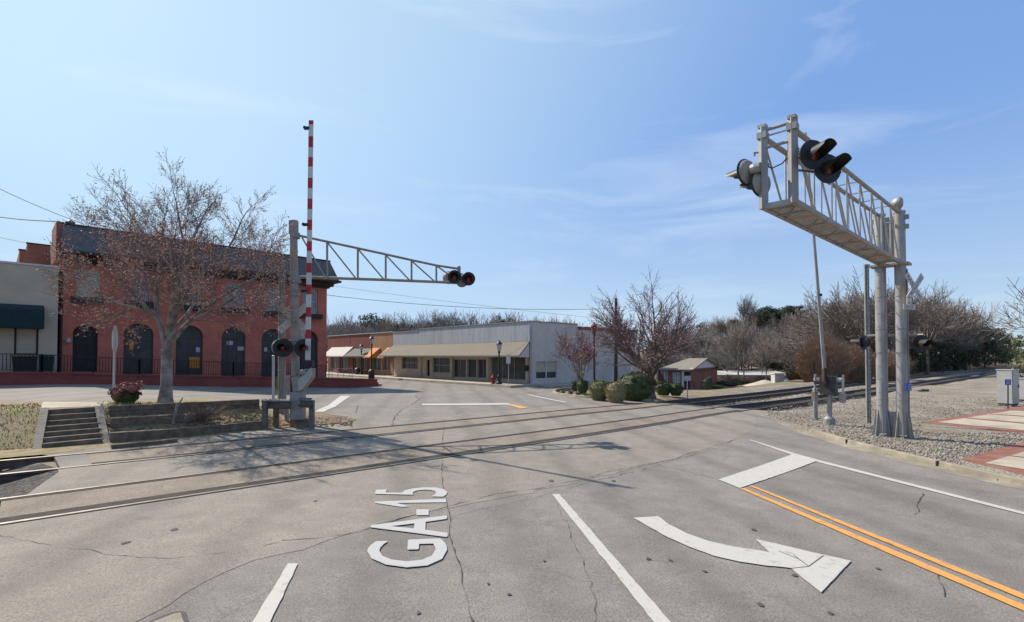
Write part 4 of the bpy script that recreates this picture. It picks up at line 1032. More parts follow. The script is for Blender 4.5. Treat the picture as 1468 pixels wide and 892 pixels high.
# ------------------------------------------------------------------ railway signals
def disc_head(parent, c, facing, r=.27, hood=.34, lens=True, white_rim=False):
    """flashing light unit: round background, hooded red lens, rear housing"""
    c = Vector(c); f = Vector(facing).normalized()
    h = obj('signal_head', MB().lathe(c, f, [(r*.96, -.012), (r, 0), (r*.97, .012)], 24), M['black'], parent, world=True)
    obj('housing', MB().lathe(c, -f, [(.17, .013), (.165, .07), (.14, .16), (.09, .21), (.02, .225)] if not white_rim else [(r*.9, .013), (r*.86, .05), (r*.66, .10), (r*.35, .125), (.02, .13)], 20), M['black' if not white_rim else 'head_back'], h, world=True, smooth=True)
    obj('lens', MB().lathe(c, f, [(.105, .013), (.10, .03), (.06, .05), (.01, .058)], 18), M['lens'], h, world=True, smooth=True)
    a = f.cross(Vector((0, 0, 1))).normalized(); u = a.cross(f)
    mb = MB(); n = 14; K = 5; vs = []
    for j in range(K+1):
        t = j/K; half = lerp(pi*.80, pi*.42, t)
        for k in range(n+1):
            an = pi/2-half+2*half*k/n
            vs.append(c+f*(.013+hood*t)+(a*cos(an)+u*sin(an))*.125)
    m_ = n+1
    fs = [(j*m_+k, j*m_+k+1, (j+1)*m_+k+1, (j+1)*m_+k) for j in range(K) for k in range(n)]
    vs2 = [c+(p-c)*1.0+((p-c)-f*((p-c).dot(f))).normalized()*.006 for p in vs]
    mb.add(vs, fs); mb.add(vs2, [tuple(reversed(q)) for q in fs])
    obj('hood', mb, M['black'], h, world=True, smooth=True)
    return h
def crossbuck(parent, c, facing, words=True, L_=1.22, wd=.23, back=False):
    c = Vector(c); f = Vector(facing).normalized(); a = f.cross(Vector((0, 0, 1))).normalized()*-1; u = Vector((0, 0, 1))
    # a points to the right as the reader sees it
    for k, s in enumerate((1, -1)):
        d = (a+u*s*-1).normalized(); e = (u+a*s).normalized()
        if s == -1: d = (a+u).normalized(); e = (u-a).normalized()
        cc = c+f*(.012+.022*k)
        b = obj('crossbuck_blade', MB().obox(cc, d*L_/2, e*wd/2, f*.008), M['sign_white'], parent, world=True)
        if words:
            hgt = wd*.62; o = cc+f*.0095
            for wd_, q0, q1 in ((('RAIL', -d*(L_/2-.07), d*.42), ('ROAD', d*.09, d*.42)) if s == 1 else (('CROSSING', -d*(L_/2-.07), d*(L_-.14)),)):
                mb = MB(); text_on(mb, wd_, o+q0-e*hgt/2, q1, e*hgt); obj('lettering', mb, M['black'], b, world=True)
U = Vector((0, 0, 1))
# ---- right hand cantilever
TD = Vector((-.727, -.687, 0)).normalized(); TN = Vector((.687, -.727, 0)).normalized()
mb1 = G(1268, 627); mc = Vector((12.2, 16.15, 0)); m1 = mc-TN*.26; m2 = mc+TN*.26
m1.z = m2.z = g(m1.x, m1.y)+.05
ZM = 7.0
rs = thing('cantilever_signal', 'large twin mast crossing signal with box truss over the road beside the gravel', 'railway signal', (mc.x, mc.y, m1.z))
for q in (m1, m2):
    m_ = obj('mast', MB().lathe((q.x, q.y, q.z), (0, 0, 1), [(.16, .1), (.152, ZM-q.z), (.165, ZM-q.z), (.165, ZM-q.z+.06), (.05, ZM-q.z+.09)], 28), M['galv'], rs, world=True, smooth=False)
    mb = MB()
    for k in range(8):
        an = 2*pi*k/8+.2; d = Vector((cos(an), sin(an), 0))
        mb.prism([q+d*.15+U*.0, q+d*.29+U*.0, q+d*.27+U*.12, q+d*.17+U*.85, q+d*.15+U*.85], d.cross(U)*.02)
    mb.lathe((q.x, q.y, q.z-.06), (0, 0, 1), [(.31, 0), (.31, .07)], 20)
    obj('base_gusset', mb, M['galv'], m_, world=True, fix=True)
bp_ = MB().obox((m1+m2)/2+U*.4, TN*.09, TD*.015, U*.4); obj('mast_web', bp_, M['grey_steel'], rs, world=True)
mb = MB().obox((m1+m2)/2+Vector((0, 0, ZM-.15-m1.z)), TN*.5, TD*.05, U*.07).obox((m1+m2)/2+Vector((0, 0, ZM-.45-m1.z)), TN*.5, TD*.05, U*.07)
mb.obox((m1+m2)/2+Vector((0, 0, 5.36-m1.z)), TN*.52, TD*.28, U*.03).obox((m1+m2)/2+Vector((0, 0, 6.2-m1.z)), TN*.1, TD*.012, U*.55)
obj('mast_bracket', mb, M['galv_rust'], rs, world=True)
tr0 = Vector((mc.x, mc.y, 0))+TD*.2; LEN = 9.75
def tp(s, side, z): return tr0+TD*s+TN*(.26*side)+U*z
zb_ = lambda s: 5.42-.14*s/LEN; zt_ = lambda s: 7.0-.38*s/LEN
ch = MB()
for sd_ in (-1, 1):
    ch.bar(tp(0, sd_, zb_(0)), tp(LEN, sd_, zb_(LEN)), .09, .09); ch.tube([tp(0, sd_, zt_(0)), tp(LEN, sd_, zt_(LEN))], .05, 10)
obj('truss_chord', ch, M['galv_rust'], rs, world=True)
wbm = MB(); NB = 8
for sd_ in (-1, 1):
    for k in range(NB+1):
        s = LEN*k/NB
        if 0 < k < NB: wbm.tube([tp(s, sd_, zb_(s)), tp(s, sd_, zt_(s))], .021, 8)
        if k < NB: s2 = LEN*(k+1)/NB; wbm.tube([tp(s, sd_, zb_(s)), tp(s2, sd_, zt_(s2))], .021, 8)
for k in range(1, NB+1):
    s = LEN*k/NB; wbm.tube([tp(s, -1, zt_(s)), tp(s, 1, zt_(s))], .018, 6)
obj('truss_web', wbm, M['alu'], rs, world=True)
ef = MB()
for sd_ in (-1, 1): ef.bar(tp(LEN, sd_, zb_(LEN)-.04), tp(LEN, sd_, 6.80), .125, .125); ef.obox(tp(LEN, sd_, 6.64), TD*.085, TN*.085, U*.06); ef.obox(tp(LEN, sd_, 6.82), TD*.07, TN*.07, U*.03)
ef.tube([tp(LEN, -1, 6.74), tp(LEN, 1, 6.74)], .035, 8); ef.tube([tp(LEN, -1, 6.40), tp(LEN, 1, 6.40)], .03, 8); ef.bar(tp(LEN, -1, zb_(LEN)), tp(LEN, 1, zb_(LEN)), .09)
obj('end_frame', ef, M['galv'], rs, world=True)
wk = MB()
for k in range(9): off_ = -.21+.42*k/8; wk.bar(tr0+TD*.2+TN*off_+U*(zb_(0)-.02), tr0+TD*LEN+TN*off_+U*(zb_(LEN)-.02), .022, .035)
for k in range(7): s = LEN*(k+.5)/7; wk.bar(tp(s, -1, zb_(s)-.045), tp(s, 1, zb_(s)-.045), .05, .03)
for k in range(7): s0_ = LEN*(k+.5)/7-.5; wk.bar(tp(s0_, -1, zb_(s0_)-.045), tp(min(LEN, s0_+1.0), 1, zb_(s0_)-.045), .03, .025)
obj('walkway_grating', wk, M['galv_rust'], rs, world=True)
# lights on the end: a pair towards the camera side, a pair away
e1 = tp(LEN, 1, 0); 
for px, py, Y in ((1166, 222, 8.95), (1186.5, 242, 9.0)):
    c = P(px, py, Y); disc_head(rs, c, (.12, -1, -.02), .27, .40)
    obj('bracket', MB().tube([c+Vector((0, .16, 0)), c+Vector((0, .24, .02)), tp(LEN-.1, 1, c.z+.05)], .028, 8), M['galv'], rs, world=True)
for px, py, Y in ((1070, 247.5, 9.75), (1089.5, 263.5, 9.62)):
    c = P(px, py, Y); disc_head(rs, c, (-.44, .9, -.02), .27, .38, white_rim=True)
    obj('bracket', MB().tube([c+U*.28-Vector((-.1, .12, 0)), c+U*.34-Vector((-.1, .12, 0)), tp(LEN, -1, c.z+.32)], .026, 8), M['galv'], rs, world=True)
jb = tp(LEN, -1, 6.02)+TD*.12; obj('junction_box', MB().lathe(jb-TN*.1, TN, [(.09, -.07), (.1, 0), (.09, .1)], 12), M['galv'], rs, world=True)
cb1 = [tp(LEN, -1, 6.1)-TD*.08, tp(LEN, -.4, 5.98), tp(LEN, .3, 6.02), tp(LEN, 1, 6.2)]; obj('conduit', MB().tube(cb1, .012, 6), M['black'], rs, world=True)
# bell on the mast top
bt_ = Vector((m2.x, m2.y, ZM+.05)); bell = obj('bell', MB().lathe(bt_+U*.28+Vector((-.06, .03, 0)), (1, -.35, .1), [(.02, -.13), (.12, -.10), (.19, 0), (.20, .08), (.16, .13), (.03, .16)], 20), M['galv'], rs, world=True, smooth=True)
obj('bell_stem', MB().tube([bt_, bt_+U*.2], .05, 8), M['grey_steel'], bell, world=True)
# mast lights, crossbuck, plates
arm = MB().tube([P(1243, 482, 16.6), P(1262, 481, 16.4), P(1308, 480.5, 15.75), P(1324, 480.5, 15.5)], .045, 8); obj('crossarm', arm, M['galv_rust'], rs, world=True)
disc_head(rs, P(1238, 491, 16.75), (-.5, .86, -.02), .27, .34); disc_head(rs, P(1320, 492.5, 15.45), (-.06, -1, -.05), .27, .36)
cbc = m2+Vector((.22, -.26, 0)); cbc.z = P(1303, 412, cbc.y).z
crossbuck(rs, cbc, (.40, -.92, 0), True, 1.12, .21)
def plate(parent, name, px, py, Y, w_, h, txt, m=None, f=(.40, -.92, 0), tm_=None, sc=(.8, .7)):
    c = P(px, py, Y); f = Vector(f).normalized(); a = -f.cross(U).normalized()
    b = obj(name, MB().obox(c, a*w_/2, U*h/2, f*.006), m or M['sign_white'], parent, world=True)
    if txt:
        mb = MB(); text_on(mb, txt, c+f*.008-a*w_*sc[0]/2-U*h*sc[1]/2, a*w_*sc[0], U*h*sc[1]); obj('lettering', mb, tm_ or M['black'], b, world=True)
    return b
plate(rs, 'number_plate', 1303, 430.5, cbc.y-.01, .24, .26, '2', sc=(.45, .75)); plate(rs, 'tracks_plate', 1303.5, 440, cbc.y-.012, .62, .16, 'TRACKS')
bsn = plate(rs, 'blue_plate', 1302.5, 555, m2.y-.23, .30, .24, None, M['sign_blue'])
mb = MB(); c = P(1302.5, 555, m2.y-.24)
for k in range(4): mb.obox(c+U*(.08-.05*k), (.11-.02*(k % 2), -.0, 0), (0, .001, 0), (0, 0, .008))
obj('print_lines', mb, M['sign_white'], bsn, world=True)
obj('conduit', MB().tube([m2+TN*.17+U*.1, m2+TN*.17+U*(5.2-m2.z)], .022, 6), M['grey_steel'], rs, world=True)
obj('conduit', MB().tube([m1-TD*.17+U*.1, m1-TD*.17+U*(5.0-m1.z)], .018, 6), M['black'], rs, world=True)
for q in (m1, m2):
    for zz in (1.05, 2.55, 3.3, 4.35): obj('mast_band', MB().lathe(q+U*(zz-q.z), (0, 0, 1), [(.158, -.02), (.165, -.018), (.165, .018), (.158, .02)], 24), M['grey_steel'], rs, world=True)
sb = MB()
for k in range(14): sb.bar(m1+U*(1.0+.42*k)+TD*.19, m1+U*(1.0+.42*k)+TD*.30-TN*.05, .02)
obj('step_bolts', sb, M['galv'], rs, world=True)

# ---- gate mechanism at the right, arm raised
def gate_mech(name, label, base, h, ax_, bx_, arm_top, arm_bot, armm, weights=True):
    """ax_: unit across the arm's plane, bx_: unit along the arm's swing"""
    t = thing(name, label, 'crossing gate', base)
    base = Vector(base)
    return t
gb_ = G(1189, 611); gY = gb_.y
rg = thing('crossing_gate', 'crossing gate with slim grey raised arm and steel counterweights beside the twin mast signal', 'crossing gate', gb_)
obj('post', MB().tube([gb_, P(1190, 560, gY)], .085, 12), M['galv'], rg, world=True)
obj('base_shroud', MB().lathe(gb_, (0, 0, 1), [(.20, -.02), (.19, .28), (.10, .36)], 12), M['grey_steel'], rg, world=True)
gx = Vector((.68, -.73, 0)); gn = Vector((-.73, -.68, 0))
cen = P(1188, 553, gY)
obj('machine_case', MB().obox(cen+U*.02, gx*.26, gn*.18, U*.34), M['dark_steel'], rg, world=True)
for s, top, bot in ((-1, 537, 570), (1, 536, 572)):
    c = cen+gn*.0+gx*(.46*s)
    k = obj('support_arm', MB().prism([c+U*.42-gn*.06, c+U*.42+gn*.10, c-U*.35+gn*.18, c-U*.55+gn*.1, c-U*.4-gn*.02], gx*.035), M['sign_back'], rg, world=True, fix=True)
    obj('counterweight', MB().obox(c-U*.42+gn*.05, gx*.06, gn*.2, U*.18), M['galv_rust'], k, world=True)
obj('pivot', MB().lathe(cen-gx*.5+U*.22, gx, [(.05, 0), (.09, .02), (.09, .98), (.05, 1.0)], 14), M['alu'], rg, world=True)
obj('conversion_bracket', MB().bar(P(1182, 552, gY-.1), P(1181.5, 528, gY-.1), .1, .16).obox(P(1176, 549, gY-.12), gx*.2, gn*.05, U*.06), M['soffit'], rg, world=True)
at = P(1154.5, 190, gY); ab = P(1182, 530, gY-.1)
am = MB(); K = 12
for k in range(K): 
    p = ab.lerp(at, k/K); q = ab.lerp(at, (k+1)/K); wd = lerp(.12, .055, k/K); am.bar(p, q, wd, .05)
ga = obj('gate_arm', am, M['galv'], rg, world=True)
for py in (424, 300, 210):
    t_ = (530-py)/340; c = ab.lerp(at, t_)+Vector((.07, 0, 0)); obj('arm_light', MB().obox(c, (.05, 0, 0), (0, .04, 0), (0, 0, .045)), M['black'], ga, world=True)
# ---- bollards and post near it
def bollard(px, py, pyt, label, rad=.075, m='grey_steel', Y=None):
    b = G(px, py); h = P(px, pyt, b.y).z-b.z
    o = thing('bollard', label, 'bollard', b)
    obj('tube', MB().tube([(0, 0, -.05), (0, 0, h-.03)], rad, 14), M[m], o); obj('domed_cap', MB().lathe((0, 0, h-.028), (0, 0, 1), [(rad+.01, 0), (rad+.01, .02), (rad*.6, .05), (.01, .06)], 14), M['sign_back'], o)
bollard(1169, 602, 557, 'steel bollard standing left of the grey crossing gate', .09)
sp = G(1245.5, 607); tp_ = P(1242, 381, sp.y)
pst = thing('steel_post', 'slim dark steel post with regular holes just left of the twin masts', 'post', sp)
mb = MB().bar(sp, tp_, .17, .06).bar(sp+Vector((0, -.05, 0)), tp_+Vector((0, -.05, 0)), .05, .06); obj('channel', mb, M['grey_steel'], pst, world=True)
mb = MB()
for k in range(40): q = (sp+Vector((0, -.082, 0))).lerp(tp_+Vector((0, -.082, 0)), (k+.5)/40); mb.obox(q, (.012, 0, 0), (0, .002, 0), (0, 0, .03))
obj('bolt_holes', mb, M['black'], pst, world=True)
obj('post_cap', MB().obox(tp_+U*.02, (.1, 0, 0), (0, .06, 0), (0, 0, .03)), M['galv'], pst, world=True)

# ---- left hand cantilever with truss over the side street
lb = G(424.5, 611); LY = lb.y
ls = thing('cantilever_signal', 'slim single mast crossing signal with a light truss arm beside the wooden pole', 'railway signal', lb)
mt_ = P(421, 316, LY)
obj('foundation', MB().lathe((lb.x+.15, lb.y, lb.z-.1), (0, 0, 1), [(.36, 0), (.34, .34), (.28, .38)], 8), M['litter'], ls, world=True)
obj('mast', MB().tube([lb+U*.3, mt_-U*.45], [.13, .118], 20), M['galv_rust'], ls, world=True)
obj('mast_cap', MB().tube([mt_-U*.48, mt_-U*.40, mt_-U*.02, mt_], [.12, .15, .15, .12], 16), M['galv_rust'], ls, world=True)
for ya, yb, rr0 in ((397, 406, .16), (420, 424, .15), (334, 342, .15)): obj('mast_collar', MB().tube([P(423, ya, LY), P(423, yb, LY)], rr0, 16), M['grey_steel'], ls, world=True)
tip = Vector((lb.x+5.65, LY+1.35, 0)); rt = Vector((lb.x, LY, 0))
tX = lambda t: rt.lerp(tip, t)
def at_px(px):                            # parameter along the truss for a pixel column
    lo, hi = 0.0, 1.2
    for _ in range(40):
        m_ = (lo+hi)/2; q = tX(m_)
        if 734+FPX*q.x/q.y < px: lo = m_
        else: hi = m_
    return lo
def tpt(px, py): q = tX(at_px(px)); return P(px, py, q.y)
vx = [(432, 338.5, 397.5), (469, 346.5, 398.5), (513, 356, 400), (553, 364.7, 401.3), (590, 373, 402.8), (625.5, 380.6, 404.2), (658, 385.5, 405.8)]
tw = MB(); tw.tube([tpt(424, 337)]+[tpt(a, b) for a, b, c in vx], .04, 8)
tw.tube([tpt(424, 397)]+[tpt(a, c) for a, b, c in vx], .05, 8)
obj('truss_chord', tw, M['galv_rust'], ls, world=True)
tw = MB()
for i, (a, b, c) in enumerate(vx[1:-1]): tw.tube([tpt(a, b), tpt(a, c)], .035, 6)
for i in range(len(vx)-2): tw.tube([tpt(vx[i][0]+1, vx[i][1]+2), tpt(vx[i+1][0]-3, vx[i+1][2]-1)], .026, 6)
tw.tube([tpt(625.5, 381), tpt(645, 395)], .026, 6)
obj('truss_web', tw, M['galv_rust'], ls, world=True)
q = tpt(658, 385); obj('end_post', MB().tube([tpt(658, 382), tpt(658, 407)], .06, 8), M['grey_steel'], ls, world=True)
yt_ = tpt(655, 395).y
for px, py, dy, fc, wr in ((643.5, 398, .2, (.25, 1, 0), True), (651.5, 397, -.35, (.1, -1, -.08), False), (662.5, 402.5, .2, (.2, 1, 0), True), (671.5, 399.8, -.35, (.05, -1, -.08), False)):
    c = P(px, py, yt_+dy); disc_head(ls, c, fc, .235, .30, white_rim=wr)
obj('light_bracket', MB().tube([P(643, 391, yt_+.05), P(652, 390, yt_-.1), P(664, 393.5, yt_-.1), P(671, 391, yt_-.1)], .025, 6), M['grey_steel'], ls, world=True)
for px, py, dy in ((405.5, 498.5, -.42), (436, 499.5, -.42)):
    c = P(px, py, LY+dy); disc_head(ls, c, (.28, -1, -.02), .30, .30)
    c2 = P(px-5 if px < 420 else px-4, py, LY+.32); disc_head(ls, c2, (-.3, 1, 0), .28, .3, white_rim=True)
obj('crossarm', MB().tube([P(405, 489, LY-.1), P(436, 489, LY-.1)], .035, 8), M['grey_steel'], ls, world=True)
cq = P(420, 456.5, LY+.26); crossbuck(ls, cq, (-.15, 1, 0), False); 
obj('back_plate', MB().obox(P(427, 480, LY+.2), (.22, .02, 0), (0, .008, 0), (0, 0, .16)), M['sign_white'], ls, world=True)
obj('junction_box', MB().obox(P(414, 551, LY-.1), (.10, 0, 0), (0, .12, 0), (0, 0, .27)), M['galv_rust'], ls, world=True)
# gate on the same mast foot, striped arm raised
gq = P(432, 590, LY-.28)
lg = thing('crossing_gate', 'crossing gate with red and white striped arm standing upright in front of the slim mast', 'crossing gate', (gq.x, gq.y, lb.z))
pl = P(426, 603, LY-.28)
obj('pedestal', MB().obox((P(427, 601, LY-.28)+P(427, 562, LY-.28))/2, (.20, 0, 0), (0, .14, 0), (0, 0, abs(P(427, 562, LY-.28).z-P(427, 601, LY-.28).z)/2)), M['galv_rust'], lg, world=True)
Yg = LY-.36
body = [(417, 541), (436, 539), (437, 531), (447, 528), (447, 541), (431, 561), (420, 562)]
obj('machine_case', MB().prism([P(a, b, Yg) for a, b in body], (.02, .26, 0)), M['galv_rust'], lg, world=True, fix=True)
obj('counterweight', MB().prism([P(a, b, Yg-.12) for a, b in ((427, 545), (446, 527), (447, 539), (432, 559), (427, 560))], (0, .06, 0)), M['sign_back'], lg, world=True, fix=True)
obj('pivot', MB().lathe(P(433, 534, Yg-.15), (0, 1, 0), [(.06, 0), (.1, .03), (.1, .5), (.05, .54)], 14), M['grey_steel'], lg, world=True)
obj('arm_clamp', MB().obox(P(442, 521, Yg-.06), (.16, 0, 0), (0, .1, 0), (0, 0, .1)), M['black'], lg, world=True)
aT = P(446, 173, Yg-.06); aB = P(441.3, 520, Yg-.06)
ys = [173, 179, 196, 212, 226, 240, 256, 271, 286, 301, 316, 331, 347, 361, 378, 392, 409, 423, 441, 455, 473, 486, 520]
amb = MB()
for y in ys:
    p = aT.lerp(aB, (y-173)/347); wd = lerp(.062, .078, y/520)
    amb.v += [(p.x-wd, p.y-.025, p.z), (p.x+wd, p.y-.025, p.z), (p.x+wd, p.y+.025, p.z), (p.x-wd, p.y+.025, p.z)]
for k in range(len(ys)-1): amb.f += [(4*k+i, 4*k+4+i, 4*k+4+(i+1) % 4, 4*k+(i+1) % 4) for i in range(4)]
amb.f += [(0, 1, 2, 3), tuple(4*len(ys)-4+i for i in (3, 2, 1, 0))]
arm_ = obj('gate_arm', amb, M['reflw'], lg, world=True, fix=True); arm_.data.materials.append(M['reflr'])
for k in range(len(ys)-1):
    for i in range(4): arm_.data.polygons[4*k+i].material_index = 1 if k % 2 == 0 else 0
for py in (184, 323, 418):
    c = aT.lerp(aB, (py-173)/347)+Vector((-.13, 0, 0)); obj('arm_light', MB().obox(c, (.09, 0, 0), (0, .045, 0), (0, 0, .04)).lathe(c-Vector((.05, 0, .0)), (0, -1, 0), [(.055, 0), (.05, .07)], 10), M['black'], arm_, world=True)
# wooden pole and guard rail round it
wp = G(404, 600); wt = P(404, 374, wp.y+.7)
wq = thing('wooden_pole', 'weathered grey wooden pole directly left of the slim signal mast', 'pole', (wp.x, wp.y+.7, g(wp.x, wp.y+.7)-.2))
wb0 = P(404.5, 590, wp.y+.7); wb0.z = g(wb0.x, wb0.y)-.2; wt = P(404, 374, wb0.y)
obj('shaft', MB().tube([wb0, wb0.lerp(wt, .5), wt], [.145, .125, .105], 12), M['wood_pole'], wq, world=True)
obj('pole_band', MB().tube([wb0.lerp(wt, .30), wb0.lerp(wt, .312)], .14, 12).tube([wb0.lerp(wt, .62), wb0.lerp(wt, .63)], .13, 12), M['grey_steel'], wq, world=True)
obj('tag', MB().obox(P(397, 552, wb0.y-.15), (.03, 0, 0), (0, .01, 0), (0, 0, .18)), M['yellow_lid'], wq, world=True)
gr_ = thing('guard_rail', 'short steel guard rail on two posts around the foot of the slim mast', 'guard rail', (lb.x, lb.y, lb.z))
def wbeam(p, q, h=.31):
    p = Vector(p); q = Vector(q); d = (q-p).normalized(); n = Vector((d.y, -d.x, 0)); prof = [(0, h/2), (.05, h*.36), (.07, h*.22), (0.0, .04), (0, -.04), (.07, -h*.22), (.05, -h*.36), (0, -h/2)]
    mb = MB(); k = len(prof)
    for c in (p, q):
        for a, b in prof: mb.v.append(tuple(c+n*a+U*b))
    for c in (p, q):
        for a, b in prof: mb.v.append(tuple(c+n*(a-.012)+U*b))
    for i in range(k-1): mb.f += [(i, i+1, k+i+1, k+i), (2*k+i, 3*k+i, 3*k+i+1, 2*k+i+1)]
    return mb
pA = P(376, 579, LY-.5); pB = P(396, 579, LY-.2); pC = P(420, 577, LY-.5); pD = P(448, 578, LY-.75)
obj('beam', wbeam(pA, pA+Vector((.95, -.1, 0))), M['rail_guard'], gr_, world=True); obj('beam', wbeam(P(430, 577, LY-.45), pD), M['rail_guard'], gr_, world=True)
for a, b, c, y in ((380, 605, 574, LY-.65), (396, 604, 572, LY-.45), (447, 605, 574, LY-.6)):
    lo_ = P(a, b, y); hi_ = P(a, c, y); obj('rail_post', MB().bar(lo_-U*.2, hi_, .13, .15), M['rail_guard' if a != 396 else 'timber'], gr_, world=True)
bollard(411, 604, 582, 'short rusty bollard between the guard rail and the slim mast', .07, 'galv_rust')

# ------------------------------------------------------------------ street furniture
def sign_post(name, label, bx, by, ty, m_sign, w_px, s0, s1, facing, cat='sign', Y=None, octo=False, base=None):
    b = base or G(bx, by); Yb = b.y; h = P(bx, ty, Yb).z
    o = thing(name, label, cat, b); obj('post', MB().bar(b-U*.1, (b.x, b.y, h), .06, .04), M['sign_back'], o, world=True)
    c = (P(bx, s0, Yb)+P(bx, s1, Yb))/2; hh = abs(P(bx, s0, Yb).z-P(bx, s1, Yb).z)/2; f = Vector(facing).normalized(); a = -f.cross(U)
    c = c+f*.035; ww = w_px
    if octo: pts = [c+(a*cos(pi/8+k*pi/4)+U*sin(pi/8+k*pi/4))*hh*1.08 for k in range(8)]
    else: pts = [c-a*ww-U*hh, c+a*ww-U*hh, c+a*ww+U*hh, c-a*ww+U*hh]
    obj('sign_face', MB().prism(pts, -f*.006), m_sign, o, world=True, fix=True); return o
b = P(163, 560, 16.6); b.z = g(b.x, b.y)
sign_post('road_sign', 'pale eight sided sign seen edge on behind the red shrub', 163, 552, 467, M['sign_back'], .3, 467, 506, (.66, .75, 0), base=b, octo=True)
b = WH.w(WH.X(729, -2.9), -2.9, .12); sign_post('sign_post', 'white sign on a thin post by the kerb of the white building', 729, 551.5, 508, M['sign_white'], .19, 508, 521.5, (-.5, -.85, 0), base=b)
sign_post('small_sign', 'small white square sign on a dark post by the depot house door', 985.5, 568.5, 539, M['sign_white'], .22, 539, 546, (.1, -1, 0))
b = P(392, 560, 22); b.z = g(b.x, b.y)
th_ = thing('marker_post', 'thin pale metal post just left of the weathered pole', 'post', b); t_ = P(392, 511, 22)
obj('tube', MB().tube([b, t_], .06, 8), M['sign_back'], th_, world=True); obj('cap', MB().lathe(t_, (0, 0, 1), [(.07, 0), (.07, .03), (.02, .05)], 8), M['galv'], th_, world=True)

def street_lamp(label, px, py, pyt, Y=None, red=False, base=None, plinth=False):
    b = base or G(px, py); t = P(px, pyt, b.y); h = t.z-b.z
    o = thing('street_lamp', label, 'street lamp', b, 0, 'vintage street lamps')
    obj('base', MB().lathe((0, 0, -.05), (0, 0, 1), [(.24, 0), (.24, .2), (.17, .3), (.15, .75), (.10, .85)] if not plinth else [(.34, 0), (.34, .9), (.26, 1.0), (.12, 1.1)], 12), M['black'], o, smooth=False)
    obj('pole', MB().lathe((0, 0, .7), (0, 0, 1), [(.085, 0), (.06, h-1.75), (.10, h-1.72), (.10, h-1.62), (.06, h-1.55)], 12), M['black'], o)
    l = obj('lantern', MB().lathe((0, 0, h-.86), (0, 0, 1), [(.08, 0), (.16, .06), (.24, .48), (.21, .55)], 10), M['lamp_red'] if red else M['lamp_glass'], o)
    obj('lantern_cap', MB().lathe((0, 0, h-.31), (0, 0, 1), [(.29, 0), (.26, .06), (.12, .2), (.05, .24), (.06, .29), (.01, .34)], 10), M['lamp_red'] if red else M['black'], l)
b = WH.w(WH.X(715.5, -2.6), -2.6, .12); street_lamp('black street lamp by the red hydrant in front of the white building', 715.5, 550, 488, base=b)
b = P(852, 548, 37.5); b.z = g(b.x, b.y); street_lamp('tall street lamp with dark red lantern between the crape myrtle and the big tree', 852, 548, 462, red=True, base=b)
street_lamp('street lamp with a thick dark base right of the blue mailbox', 532.5, 543.5, 481.5, plinth=True)
b = P(518, 533, 62); b.z = .1; street_lamp('distant street lamp behind the blue mailbox in front of the grey awning', 518, 533, 493, base=b)
# hydrant
b = WH.w(WH.X(707, -2.7), -2.7, .12); hy_ = thing('fire_hydrant', 'red fire hydrant on the kerb beside the black street lamp', 'hydrant', b)
obj('barrel', MB().lathe((0, 0, 0), (0, 0, 1), [(.2, 0), (.2, .05), (.13, .07), (.13, .5), (.18, .52), (.18, .56), (.14, .6), (.09, .72), (.04, .75), (.04, .82), (.01, .83)], 14), M['hydrant'], hy_)
for a in (0, pi, pi*1.5): obj('nozzle', MB().lathe((cos(a)*.11, sin(a)*.11, .42), (cos(a), sin(a), 0), [(.07, 0), (.07, .1), (.085, .1), (.085, .15)], 10), M['hydrant'], hy_)
# mailbox, litter bins
b = G(519.5, 537.5); mbx = thing('mailbox', 'blue mailbox standing on the street by the far shops', 'mailbox', b)
obj('cabinet', MB().prism([(-.27, -.25, .15), (-.27, .25, .15), (-.27, .25, .95), (-.27, .18, 1.12), (-.27, 0, 1.2), (-.27, -.18, 1.12), (-.27, -.25, .95)], (.54, 0, 0)), M['blue_bin'], mbx, fix=True)
for sx in (-.22, .22):
    for sy in (-.2, .2): obj('leg', MB().box((sx-.03, sy-.03, 0), (sx+.03, sy+.03, .15)), M['blue_bin'], mbx)
def litter_bin(px, py, label, h, r):
    b = G(px, py); o = thing('litter_bin', label, 'litter bin', b)
    obj('drum', MB().lathe((0, 0, 0), (0, 0, 1), [(r*.85, 0), (r, h*.75), (r, h*.78)], 14), M['dark_steel'], o); obj('dome_lid', MB().lathe((0, 0, h*.785), (0, 0, 1), [(r*1.06, 0), (r*1.02, h*.05), (r*.6, h*.18), (.02, h*.22)], 14), M['black'], o)
litter_bin(512.5, 538.5, 'dark litter bin just left of the blue mailbox', 1.0, .33)
b = PF.w(PF.X(474, 2), 2, ze_+.02); 
# utility pole and cables
b = P(883, 548, 45); b.z = g(b.x, b.y)-.3; t_ = P(883, 428, 45)
upo = thing('utility_pole', 'dark wooden utility pole rising behind the bare tree over the hedges', 'utility pole', b)
obj('shaft', MB().tube([b, t_], [.17, .12], 10), M['dark_pole'], upo, world=True); obj('insulator', MB().lathe(t_, (0, 0, 1), [(.05, 0), (.07, .06), (.03, .16)], 8), M['grey_steel'], upo, world=True)
def cable(name, label, p, q, sag, r=.014):
    p = Vector(p); q = Vector(q); pts = [p.lerp(q, k/24)-U*sag*4*(k/24)*(1-k/24) for k in range(25)]
    return tag(obj(name, MB().tube(pts, r, 5), M['cable']), label, 'cable')
cable('overhead_cable', 'thick black cable from the red building corner sagging towards the utility pole', P(468, 423, 42.3), t_-U*.9, .5, .02)
cable('overhead_cable', 'thinner overhead cable high above the far shops below the truss arm', P(380, 395, 60), P(1010, 470, 55), .5, .014)
cable('overhead_cable', 'uppermost black cable above the roofs at the left edge', P(-70, 235, 34), RB.w(X0+3, 2, zr+.2), .35, .02)
cable('overhead_cable', 'thicker black cable meeting the left end of the slate roof', P(-90, 293, 32), RB.w(X0-.1, -.2, zr+.15), .25, .03)
